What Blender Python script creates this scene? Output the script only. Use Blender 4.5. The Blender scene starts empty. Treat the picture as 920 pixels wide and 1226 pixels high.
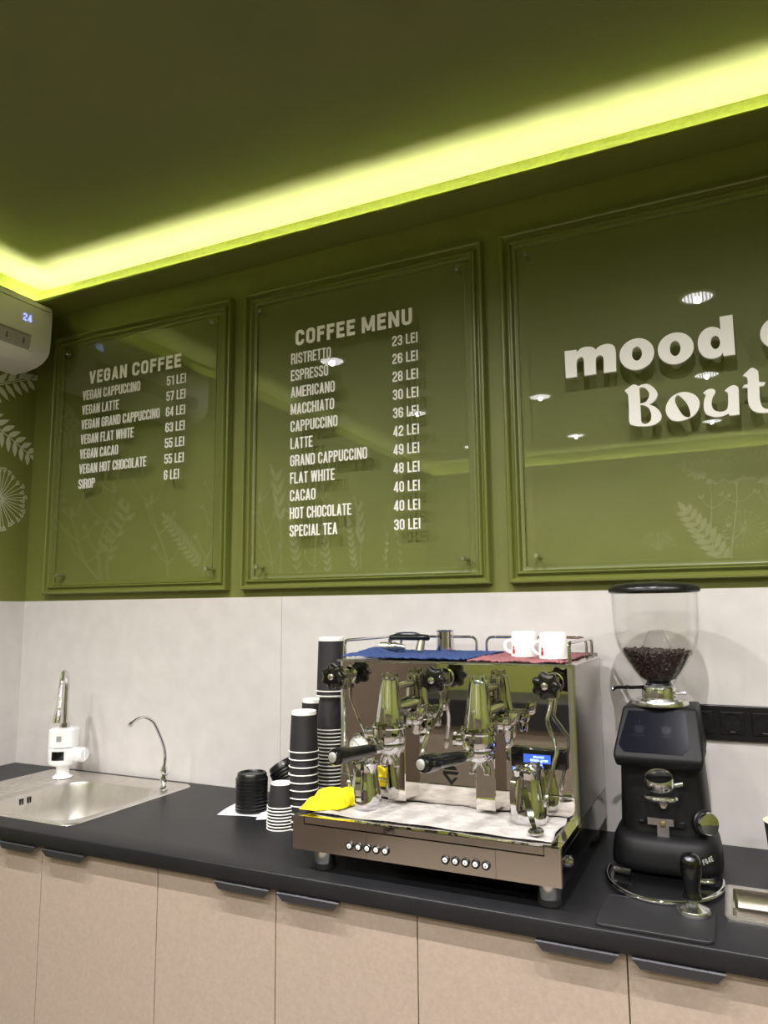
import bpy, bmesh, math, random
from mathutils import Matrix, Vector

# ------------------------------------------------------------------ camera, world, exposure
scene = bpy.context.scene
COL = scene.collection
R = math.radians
PI = math.pi

cam_d = bpy.data.cameras.new('camera')
cam = bpy.data.objects.new('camera', cam_d)
COL.objects.link(cam)
yaw, pitch, roll = R(25.3175), R(7.6555), R(-0.5)
fw = Vector((-math.sin(yaw) * math.cos(pitch), math.cos(yaw) * math.cos(pitch), math.sin(pitch)))
rt = Vector((math.cos(yaw), math.sin(yaw), 0))
up = rt.cross(fw)
r2 = rt * math.cos(roll) + up * math.sin(roll)
u2 = up * math.cos(roll) - rt * math.sin(roll)
m3 = Matrix((r2, u2, -fw)).transposed()
cam.matrix_world = Matrix.Translation((2.5171, -2.0121, 0.5625)) @ m3.to_4x4()
cam_d.sensor_fit = 'VERTICAL'
cam_d.sensor_height = 36
cam_d.sensor_width = 36
cam_d.lens = 876.82 / 1226 * 36
cam_d.clip_start = 0.02
scene.camera = cam

w = bpy.data.worlds.new('world')
scene.world = w
w.use_nodes = True
w.node_tree.nodes['Background'].inputs[0].default_value = (0.9, 0.95, 1, 1)
w.node_tree.nodes['Background'].inputs[1].default_value = 0.02
scene.view_settings.view_transform = 'Standard'
scene.view_settings.look = 'None'
scene.view_settings.gamma = 1
scene.view_settings.use_curve_mapping = False
scene.view_settings.exposure = 0.0

DOWN_W = 99.0        # watts of every downlight
DOWN_COL = (1.0, 0.965, 0.965)
LED_STRENGTH = 330.0  # emission of the cove LED strips
LED_COL = (0.985, 1.0, 0.58)
DISC_STRENGTH = 13.0

# ------------------------------------------------------------------ helpers
def srgb(r, g, b):
    f = lambda c: (c / 255 / 12.92) if c / 255 <= 0.04045 else ((c / 255 + 0.055) / 1.055) ** 2.4
    return (f(r), f(g), f(b), 1)

def material(name, col, rough=0.5, metal=0.0, var=0.0, vscale=8.0, bump=0.0, bscale=60.0, spec=None, coat=0.0,
             emis=None, estr=0.0, stretch=None):
    m = bpy.data.materials.new(name)
    m.use_nodes = True
    nt = m.node_tree
    b = nt.nodes['Principled BSDF']
    b.inputs['Base Color'].default_value = col
    b.inputs['Roughness'].default_value = rough
    b.inputs['Metallic'].default_value = metal
    if spec is not None:
        b.inputs['Specular IOR Level'].default_value = spec
    if coat:
        b.inputs['Coat Weight'].default_value = coat
    if emis:
        b.inputs['Emission Color'].default_value = emis
        b.inputs['Emission Strength'].default_value = estr
    tc = nt.nodes.new('ShaderNodeTexCoord')
    src = tc.outputs['Object']
    if stretch:
        mp = nt.nodes.new('ShaderNodeMapping')
        mp.inputs['Scale'].default_value = stretch
        nt.links.new(src, mp.inputs['Vector'])
        src = mp.outputs['Vector']
    if var:
        n = nt.nodes.new('ShaderNodeTexNoise')
        n.inputs['Scale'].default_value = vscale
        n.inputs['Detail'].default_value = 6
        nt.links.new(src, n.inputs['Vector'])
        r = nt.nodes.new('ShaderNodeValToRGB')
        r.color_ramp.elements[0].position = 0.3
        r.color_ramp.elements[1].position = 0.7
        r.color_ramp.elements[0].color = tuple(max(0, c * (1 - var)) for c in col[:3]) + (1,)
        r.color_ramp.elements[1].color = tuple(min(1, c * (1 + var)) for c in col[:3]) + (1,)
        nt.links.new(n.outputs['Fac'], r.inputs['Fac'])
        nt.links.new(r.outputs['Color'], b.inputs['Base Color'])
    if bump:
        n = nt.nodes.new('ShaderNodeTexNoise')
        n.inputs['Scale'].default_value = bscale
        n.inputs['Detail'].default_value = 4
        nt.links.new(src, n.inputs['Vector'])
        bp = nt.nodes.new('ShaderNodeBump')
        bp.inputs['Strength'].default_value = bump
        bp.inputs['Distance'].default_value = 0.002
        nt.links.new(n.outputs['Fac'], bp.inputs['Height'])
        nt.links.new(bp.outputs['Normal'], b.inputs['Normal'])
    return m

def clear_plastic(name, tint=(1, 1, 1), ior=1.49, rough=0.0):
    m = bpy.data.materials.new(name)
    m.use_nodes = True
    nt = m.node_tree
    nt.nodes.clear()
    out = nt.nodes.new('ShaderNodeOutputMaterial')
    tr = nt.nodes.new('ShaderNodeBsdfTransparent')
    tr.inputs[0].default_value = tint + (1,)
    gl = nt.nodes.new('ShaderNodeBsdfGlossy')
    gl.inputs['Roughness'].default_value = rough
    # Schlick reflectance, the same from both sides of the thin wall
    f0 = ((ior - 1) / (ior + 1)) ** 2
    ge = nt.nodes.new('ShaderNodeNewGeometry')
    dt = nt.nodes.new('ShaderNodeVectorMath')
    dt.operation = 'DOT_PRODUCT'
    nt.links.new(ge.outputs['Normal'], dt.inputs[0])
    nt.links.new(ge.outputs['Incoming'], dt.inputs[1])
    def mth(op, a, b=None):
        n = nt.nodes.new('ShaderNodeMath')
        n.operation = op
        for i, v in enumerate((a, b)):
            if v is None:
                continue
            if isinstance(v, (int, float)):
                n.inputs[i].default_value = v
            else:
                nt.links.new(v, n.inputs[i])
        return n.outputs[0]
    fac = mth('ADD', mth('MULTIPLY', mth('POWER', mth('SUBTRACT', 1.0, mth('ABSOLUTE', dt.outputs['Value'])), 5.0), 1 - f0), f0)
    mx = nt.nodes.new('ShaderNodeMixShader')
    nt.links.new(fac, mx.inputs[0])
    nt.links.new(tr.outputs[0], mx.inputs[1])
    nt.links.new(gl.outputs[0], mx.inputs[2])
    nt.links.new(mx.outputs[0], out.inputs[0])
    return m

def emitter(name, col, strength, base=(0.8, 0.8, 0.8)):
    return material(name, base + (1,), 0.6, emis=tuple(col) + (1,), estr=strength)

class MB:
    """collects shapes in a bmesh"""
    def __init__(self):
        self.bm = bmesh.new()

    def _verts(self, pts):
        return [self.bm.verts.new(p) for p in pts]

    def box(self, x0, x1, y0, y1, z0, z1, bev=0.0, seg=2):
        t = bmesh.new()
        bmesh.ops.create_cube(t, size=1)
        bmesh.ops.transform(t, matrix=Matrix.Translation(((x0 + x1) / 2, (y0 + y1) / 2, (z0 + z1) / 2)) @
                            Matrix.Diagonal((abs(x1 - x0), abs(y1 - y0), abs(z1 - z0), 1)), verts=t.verts)
        if bev:
            bmesh.ops.bevel(t, geom=t.edges[:], offset=bev, segments=seg, affect='EDGES', profile=0.5)
        self.merge(t)
        return self

    def merge(self, t, M=None):
        if M is not None:
            bmesh.ops.transform(t, matrix=M, verts=t.verts)
        mp = {v: self.bm.verts.new(v.co) for v in t.verts}
        for f in t.faces:
            try:
                self.bm.faces.new([mp[v] for v in f.verts])
            except ValueError:
                pass
        t.free()
        return self

    def hull(self, pts, bev=0.0, seg=2):
        t = bmesh.new()
        for p in pts:
            t.verts.new(p)
        bmesh.ops.convex_hull(t, input=t.verts[:])
        bmesh.ops.dissolve_limit(t, angle_limit=R(2), verts=t.verts[:], edges=t.edges[:])
        if bev:
            bmesh.ops.bevel(t, geom=t.edges[:], offset=bev, segments=seg, affect='EDGES', profile=0.5)
        self.merge(t)
        return self

    def rings(self, rings, closed_u=True, cap0=True, cap1=True, loop=False):
        """skin a list of equally long point rings"""
        vs = [self._verts(r) for r in rings]
        n = len(vs[0])
        k = len(vs)
        for i in range(k if loop else k - 1):
            a, b = vs[i], vs[(i + 1) % k]
            for j in range(n if closed_u else n - 1):
                try:
                    self.bm.faces.new((a[j], a[(j + 1) % n], b[(j + 1) % n], b[j]))
                except ValueError:
                    pass
        if not loop:
            if cap0 and n > 2:
                self.bm.faces.new(vs[0][::-1])
            if cap1 and n > 2:
                self.bm.faces.new(vs[-1])
        return self

    def lathe(self, prof, c=(0, 0, 0), seg=32, M=None, cap0=True, cap1=True, loop=False):
        M = M or Matrix.Identity(4)
        c = Vector(c)
        rg = []
        for r, z in prof:
            r = max(r, 1e-5)
            rg.append([c + (M @ Vector((r * math.cos(2 * PI * i / seg), r * math.sin(2 * PI * i / seg), z))) for i in range(seg)])
        return self.rings(rg, cap0=cap0, cap1=cap1, loop=loop)

    def cyl(self, p0, p1, r0, r1=None, seg=24):
        return self.tube([p0, p1], [r0, r0 if r1 is None else r1], seg)

    def tube(self, path, r, seg=12, closed=False, caps=True):
        P = [Vector(p) for p in path]
        n = len(P)
        rr = r if isinstance(r, (list, tuple)) else [r] * n
        T = []
        for i in range(n):
            if closed:
                d = P[(i + 1) % n] - P[i - 1]
            else:
                d = P[min(i + 1, n - 1)] - P[max(i - 1, 0)]
            T.append(d.normalized())
        ref = Vector((0, 0, 1)) if abs(T[0].z) < 0.9 else Vector((1, 0, 0))
        N = (ref - T[0] * ref.dot(T[0])).normalized()
        rg = []
        for i in range(n):
            N = (N - T[i] * N.dot(T[i])).normalized()
            B = T[i].cross(N)
            rg.append([P[i] + (N * math.cos(2 * PI * k / seg) + B * math.sin(2 * PI * k / seg)) * rr[i] for k in range(seg)])
        return self.rings(rg, cap0=caps, cap1=caps, loop=closed)

    def sphere(self, c, r, seg=16, sc=(1, 1, 1)):
        t = bmesh.new()
        bmesh.ops.create_uvsphere(t, u_segments=seg, v_segments=max(6, seg // 2), radius=r)
        return self.merge(t, Matrix.Translation(c) @ Matrix.Diagonal(tuple(sc) + (1,)))

    def prism(self, poly, a, b, fn):
        """extrude a 2D polygon; fn(u, v, t) -> 3D point"""
        va = self._verts([fn(u, v, a) for u, v in poly])
        vb = self._verts([fn(u, v, b) for u, v in poly])
        n = len(poly)
        for i in range(n):
            self.bm.faces.new((va[i], va[(i + 1) % n], vb[(i + 1) % n], vb[i]))
        self.bm.faces.new(va[::-1])
        self.bm.faces.new(vb)
        return self

    def transform(self, M):
        bmesh.ops.transform(self.bm, matrix=M, verts=self.bm.verts)
        return self

    def build(self, name, mat, parent=None, label=None, smooth=True, ang=35):
        bmesh.ops.recalc_face_normals(self.bm, faces=self.bm.faces)
        me = bpy.data.meshes.new(name)
        self.bm.to_mesh(me)
        self.bm.free()
        return link(name, me, mat, parent, label, smooth, ang)

def link(name, me, mat, parent=None, label=None, smooth=True, ang=35):
    me.materials.clear()
    me.materials.append(mat)
    if smooth and len(me.polygons):
        me.polygons.foreach_set('use_smooth', [True] * len(me.polygons))
        me.set_sharp_from_angle(angle=R(ang))
    o = bpy.data.objects.new(name, me)
    COL.objects.link(o)
    if parent:
        attach(o, parent)
    if label:
        o['label'] = label
    return o

def attach(o, parent):
    o.parent = parent
    chain = []
    p = parent
    Mw = Matrix.Identity(4)
    while p:
        chain.append(p)
        p = p.parent
    for p in reversed(chain):
        Mw = Mw @ p.matrix_parent_inverse @ p.matrix_basis
    o.matrix_parent_inverse = Mw.inverted()

def tag(o, label, cat, group=None, kind=None):
    o['label'] = label
    o['category'] = cat
    if group:
        o['group'] = group
    if kind:
        o['kind'] = kind
    return o

def thing(name, label, cat, loc=(0, 0, 0), group=None):
    o = bpy.data.objects.new(name, None)
    o.empty_display_size = 0.05
    COL.objects.link(o)
    o.location = loc
    return tag(o, label, cat, group)

def dup(root, M, label=None, group=None):
    def cp(o, parent):
        c = o.copy()
        COL.objects.link(c)
        if parent:
            c.parent = parent
        for ch in [x for x in o.children]:
            cp(ch, c)
        return c
    r = cp(root, None)
    r.matrix_basis = M
    if label:
        r['label'] = label
    if group:
        r['group'] = group
    return r

def struct(name, mb, mat, label=None, **k):
    o = mb.build(name, mat, **k)
    o['kind'] = 'structure'
    if label:
        o['label'] = label
    return o

def smooth_path(pts, n=8):
    P = [Vector(p) for p in pts]
    out = []
    for i in range(len(P) - 1):
        p0, p1, p2, p3 = P[max(i - 1, 0)], P[i], P[i + 1], P[min(i + 2, len(P) - 1)]
        for k in range(n):
            t = k / n
            out.append(0.5 * ((2 * p1) + (p2 - p0) * t + (2 * p0 - 5 * p1 + 4 * p2 - p3) * t * t + (3 * p1 - p0 - 3 * p2 + p3) * t ** 3))
    out.append(P[-1])
    return out

ORD = ['topmost', 'second', 'third', 'fourth', 'fifth', 'sixth', 'seventh', 'eighth', 'ninth', 'tenth', 'eleventh', 'twelfth',
       'thirteenth', 'fourteenth', 'fifteenth', 'sixteenth', 'seventeenth', 'eighteenth', 'nineteenth', 'twentieth',
       'twenty-first', 'twenty-second', 'twenty-third', 'twenty-fourth', 'twenty-fifth', 'twenty-sixth']

# ------------------------------------------------------------------ materials
GREEN = srgb(109, 114, 50)
M_green = material('olive_paint', GREEN, 0.55, var=0.05, vscale=5, bump=0.05, bscale=140)
M_ceil = material('olive_ceiling_paint', srgb(101, 103, 62), 0.7, var=0.05, vscale=3, bump=0.25, bscale=18)
M_rough = material('rough_olive_plaster', srgb(118, 126, 52), 0.8, var=0.12, vscale=60, bump=1.0, bscale=90)
M_frame = material('olive_moulding_paint', srgb(108, 114, 51), 0.36, bump=0.03, bscale=80)
M_splash = material('pale_stone_panel', srgb(203, 198, 194), 0.42, var=0.05, vscale=14)
M_seam = material('panel_joint', srgb(150, 146, 140), 0.7)
M_floor = material('taupe_floor', srgb(116, 106, 95), 0.45, var=0.08, vscale=3)
M_top = material('charcoal_worktop', srgb(29, 29, 31), 0.42, spec=0.3, var=0.12, vscale=14, bump=0.15, bscale=220)
M_door = material('sand_laminate', srgb(162, 146, 132), 0.55, var=0.06, vscale=120, bump=0.12, bscale=260)
M_gap = material('dark_gap', srgb(22, 21, 20), 0.8)
M_handle = material('anthracite_metal', srgb(62, 62, 66), 0.38, 0.5)
M_black = material('black_plastic', srgb(20, 20, 21), 0.27)
M_blackm = material('matt_black', srgb(15, 15, 16), 0.5, spec=0.25, bump=0.08, bscale=400)
M_gloss = material('gloss_black', srgb(9, 9, 10), 0.12, coat=0.4)
M_rubber = material('black_rubber', srgb(24, 24, 26), 0.6, bump=0.1, bscale=300)
M_white = material('white_plastic', srgb(238, 238, 238), 0.3)
M_letter = material('white_lettering', srgb(240, 238, 232), 0.55)
M_chrome = material('polished_chrome', (0.74, 0.74, 0.76, 1), 0.04, 1.0)
M_chromeb = material('satin_chrome', (0.72, 0.72, 0.72, 1), 0.2, 1.0)
M_satin = material('satin_aluminium', (0.78, 0.78, 0.78, 1), 0.5, 1.0)
M_mirror = material('mirror_steel', (0.80, 0.77, 0.72, 1), 0.025, 1.0)
M_steel = material('brushed_steel', (0.62, 0.60, 0.57, 1), 0.28, 1.0, var=0.05, vscale=40, stretch=(1, 1, 30))
M_panel = material('polished_front_steel', (0.66, 0.62, 0.57, 1), 0.13, 1.0)
M_sink = material('sink_steel', (0.72, 0.69, 0.65, 1), 0.32, 1.0, var=0.06, vscale=30, bump=0.06, bscale=250)
M_basin = material('basin_steel', (0.36, 0.33, 0.29, 1), 0.22, 1.0)
M_acrylic = clear_plastic('clear_acrylic', (0.985, 0.99, 0.985), 1.66)
M_edge = material('acrylic_edge', srgb(128, 136, 84), 0.25)
M_hopper = clear_plastic('hopper_plastic', (0.985, 0.985, 0.98), 1.45)
M_bean = material('roasted_bean', srgb(40, 21, 16), 0.35, var=0.3, vscale=60)
M_paperw = material('white_paper', srgb(236, 232, 224), 0.75)
M_paperb = material('black_paper', srgb(34, 32, 33), 0.6)
M_cream = material('cream_paper', srgb(232, 224, 200), 0.7)
M_tissue = material('white_tissue', srgb(232, 232, 232), 0.85, bump=0.3, bscale=120)
M_yellow = material('yellow_microfibre', srgb(245, 225, 20), 0.9, bump=0.5, bscale=420)
M_blue = material('blue_terry', srgb(46, 68, 118), 0.95, bump=1.0, bscale=350, var=0.45, vscale=160)
M_pink = material('pink_terry', srgb(150, 96, 100), 0.95, bump=1.0, bscale=350, var=0.25, vscale=260)
M_towel = material('white_waffle_cloth', srgb(172, 167, 162), 0.95, bump=1.0, bscale=260, var=0.2, vscale=28)
M_porc = material('white_porcelain', srgb(240, 239, 236), 0.15)
M_red = material('red_print', srgb(205, 32, 36), 0.4)
M_greenp = material('dark_green_print', srgb(40, 70, 52), 0.4)
M_screen = material('dark_screen', srgb(15, 16, 25), 0.15, spec=0.15)
M_lcd = emitter('blue_lcd', (0.03, 0.12, 1.0), 0.9, (0.02, 0.05, 0.3))
M_lcdt = emitter('lcd_text', (0.4, 0.65, 1.0), 1.1)
M_led = emitter('led_diffuser', LED_COL, LED_STRENGTH)
M_digit = emitter('blue_digits', (0.22, 0.3, 1.0), 1.6)
M_alu = material('aluminium_profile', (0.7, 0.7, 0.7, 1), 0.4, 1.0)
M_ac = material('ivory_plastic', srgb(226, 224, 216), 0.38)
M_acg = material('outlet_grey', srgb(165, 161, 156), 0.5)
M_acd = material('grey_vent', srgb(96, 94, 90), 0.6)
M_mural = material('pale_mural_paint', srgb(196, 198, 170), 0.8)
M_brass = material('brass', (0.75, 0.6, 0.35, 1), 0.25, 1.0)
M_nickel = material('aged_nickel', (0.55, 0.52, 0.44, 1), 0.3, 1.0)
M_dial = material('dial_face', srgb(232, 232, 226), 0.4)
M_slot = material('slot_black', srgb(8, 8, 8), 0.7)
M_grey = material('grey_print', srgb(150, 150, 150), 0.5)

# ------------------------------------------------------------------ room
XR, YF = 5.0, -4.3           # right wall, wall behind the photographer
ZF, ZS, ZC = -0.9, 1.7664, 1.8887   # floor, soffit underside, ceiling (worktop surface is z = 0)
SH = 0.124                   # depth of the cove shelf
ZB = 0.6097                  # top of splashback
struct('floor', MB().box(-0.1, XR + 0.1, YF - 0.1, 0.1, ZF - 0.05, ZF), M_floor)
struct('ceiling', MB().box(-0.1, XR + 0.1, YF - 0.1, 0.1, ZC, ZC + 0.05), M_ceil)
struct('wall_back', MB().box(-0.1, XR + 0.1, 0.004, 0.1, ZF, ZC), M_green)
struct('wall_left', MB().box(-0.1, -0.004, YF - 0.1, 0.004, ZF, ZC), M_green)
struct('wall_front', MB().box(-0.1, XR + 0.1, YF - 0.1, YF, ZF, ZC), M_green)
struct('wall_right', MB().box(XR, XR + 0.1, YF, 0.004, ZF, ZC), M_green)
# cove shelf running round the room, and the bare plaster above it
struct('trim_1', MB().box(-0.004, XR, -SH, 0.004, ZS, ZS + 0.009), M_green)
struct('trim_2', MB().box(-0.004, SH, YF, -SH, ZS, ZS + 0.009), M_green)
struct('trim_3', MB().box(SH, XR, YF, YF + SH, ZS, ZS + 0.009), M_green)
struct('trim_4', MB().box(XR - SH, XR, YF + SH, -SH, ZS, ZS + 0.009), M_green)
struct('trim_5', MB().box(0, XR, -0.002, 0.004, ZS + 0.009, ZC), M_rough)
struct('trim_6', MB().box(-0.004, 0.002, YF, -0.002, ZS + 0.009, ZC), M_rough)
struct('trim_7', MB().box(0.002, XR, YF, YF + 0.004, ZS + 0.009, ZC), M_rough)
struct('trim_8', MB().box(XR - 0.004, XR, YF, 0, ZS + 0.009, ZC), M_rough)
# splashback slabs
SEAM = 1.197
struct('trim_9', MB().box(0.0, SEAM - 0.0008, 0, 0.004, 0, ZB), M_splash)
struct('trim_10', MB().box(SEAM + 0.0008, 3.0, 0, 0.004, 0, ZB), M_splash)
struct('trim_11', MB().box(-0.004, 0.0, -0.9, 0.004, 0, ZB), M_splash)
struct('trim_12', MB().box(SEAM - 0.0008, SEAM + 0.0008, 0.0012, 0.004, 0, ZB), M_seam)

# cove LED strips: channel against the wall with a low baffle
def led(name_label, x0, x1, y0, y1, d):
    # d: direction into the room
    t = thing('led_strip', name_label, 'light strip', ((x0 + x1) / 2, (y0 + y1) / 2, ZS + 0.009), 'cove light strips')
    z = ZS + 0.009
    def seg(a, b, z0, z1):
        if d[1]:
            ya, yb = sorted((y0 + d[1] * a, y0 + d[1] * b))
            return MB().box(x0, x1, ya, yb, z0, z1)
        xa, xb = sorted((x0 + d[0] * a, x0 + d[0] * b))
        return MB().box(xa, xb, y0, y1, z0, z1)
    seg(0.0385, 0.040, z, z + 0.017).build('channel', M_alu, t, smooth=False)
    seg(0.013, 0.019, z, z + 0.004).build('diffuser', M_led, t, smooth=False)
led('glowing light strip on the shelf above the menu wall', 0.03, XR - 0.03, -0.002, -0.002, (0, -1))
led('glowing light strip on the shelf above the air conditioner wall', 0.002, 0.002, YF + 0.03, -0.045, (1, 0))
led('glowing light strip on the wall behind the viewer, seen reflected in the menu sheets', 0.03, XR - 0.03, YF + 0.004, YF + 0.004, (0, 1))

# downlights
def make_downlight():
    t = thing('downlight', 'x', 'ceiling light', (0, 0, 0), 'round ceiling downlights')
    MB().lathe([(0.062, 0), (0.075, 0), (0.075, -0.004), (0.062, -0.007)], seg=40, loop=True).build('trim_ring', M_white, t)
    m = bpy.data.materials.new('honeycomb_diffuser')
    m.use_nodes = True
    nt = m.node_tree
    b = nt.nodes['Principled BSDF']
    tc = nt.nodes.new('ShaderNodeTexCoord')
    v = nt.nodes.new('ShaderNodeTexVoronoi')
    v.inputs['Scale'].default_value = 70
    v.inputs['Randomness'].default_value = 0.0
    rp = nt.nodes.new('ShaderNodeValToRGB')
    rp.color_ramp.elements[0].position = 0.30
    rp.color_ramp.elements[0].color = (1, 1, 1, 1)
    rp.color_ramp.elements[1].position = 0.52
    rp.color_ramp.elements[1].color = (0.12, 0.12, 0.12, 1)
    mu = nt.nodes.new('ShaderNodeMath')
    mu.operation = 'MULTIPLY'
    mu.inputs[1].default_value = DISC_STRENGTH
    nt.links.new(tc.outputs['Object'], v.inputs['Vector'])
    nt.links.new(v.outputs['Distance'], rp.inputs['Fac'])
    nt.links.new(rp.outputs['Color'], mu.inputs[0])
    nt.links.new(mu.outputs[0], b.inputs['Emission Strength'])
    b.inputs['Emission Color'].default_value = DOWN_COL + (1,)
    MB().lathe([(0.0, -0.001), (0.062, -0.001), (0.062, -0.003), (0.0, -0.003)], seg=40).build('diffuser', m, t)
    return t
DL = make_downlight()
k = 0
rows = ['nearest row to the menu wall', 'middle row', 'far row']
cols = ['left', 'second', 'third', 'fourth', 'fifth']
for j, y in enumerate((-1.35, -2.52, -3.68)):
    for i, x in enumerate((0.66, 1.5, 2.46, 3.4, 4.3)):
        lab = 'round ceiling downlight, %s of the %s' % (cols[i] if i else 'leftmost', rows[j])
        if k == 0:
            DL.matrix_basis = Matrix.Translation((x, y, ZC))
            DL['label'] = lab
        else:
            dup(DL, Matrix.Translation((x, y, ZC)), lab)
        k += 1
        ld = bpy.data.lights.new('downlight_beam', 'SPOT')
        ld.energy = DOWN_W
        ld.color = DOWN_COL
        ld.spot_size = R(158)
        ld.spot_blend = 1.0
        ld.shadow_soft_size = 0.012
        lo = bpy.data.objects.new('downlight_beam', ld)
        COL.objects.link(lo)
        lo.location = (x, y, ZC - 0.016)

# ------------------------------------------------------------------ wall mouldings
def moulding(x0, x1, z0, z1, label):
    prof = [(0, -0.004), (0, 0.017), (0.0025, 0.023), (0.008, 0.024), (0.0115, 0.021), (0.0145, 0.010), (0.0175, 0.007), (0.0215, 0.0075), (0.0235, 0.014),
            (0.0265, 0.0175), (0.031, 0.0175), (0.034, 0.013), (0.0355, 0.006), (0.040, 0.004), (0.046, 0.004), (0.046, -0.004)]
    mb = MB()
    rg = []
    for cx, cz, sx, sz in ((x0, z0, 1, 1), (x1, z0, -1, 1), (x1, z1, -1, -1), (x0, z1, 1, -1)):
        rg.append([(cx + sx * a, -h, cz + sz * a) for a, h in prof])
    mb.rings(rg, loop=True)
    o = mb.build('wall_moulding', M_frame, ang=25)
    tag(o, label, 'wall moulding', 'olive picture mouldings on the wall')
    return o
FZ0, FZ1 = 0.6341, 1.6589
moulding(0.1157, 0.9873, FZ0, FZ1, 'olive rectangular wall moulding around the vegan coffee sheet')
moulding(1.0426, 1.9031, FZ0, FZ1, 'olive rectangular wall moulding around the coffee menu sheet')
moulding(1.9572, 3.40, FZ0, FZ1, 'olive wide wall moulding around the cafe name sheet')

# ------------------------------------------------------------------ stroke lettering (condensed capitals)
def arc(cx, cy, r, a0, a1, n=6):
    return [(cx + r * math.cos(R(a0 + (a1 - a0) * i / n)), cy + r * math.sin(R(a0 + (a1 - a0) * i / n))) for i in range(n + 1)]

WID = {'A': .42, 'B': .40, 'C': .39, 'D': .40, 'E': .345, 'F': .33, 'G': .395, 'H': .41, 'I': .15, 'L': .33, 'M': .53, 'N': .42, 'O': .395,
       'P': .385, 'R': .40, 'S': .385, 'T': .365, 'U': .395, 'V': .42, 'W': .60, ' ': .16}
def width(ch):
    return WID.get(ch, .385 if ch != '1' else .27)

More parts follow.
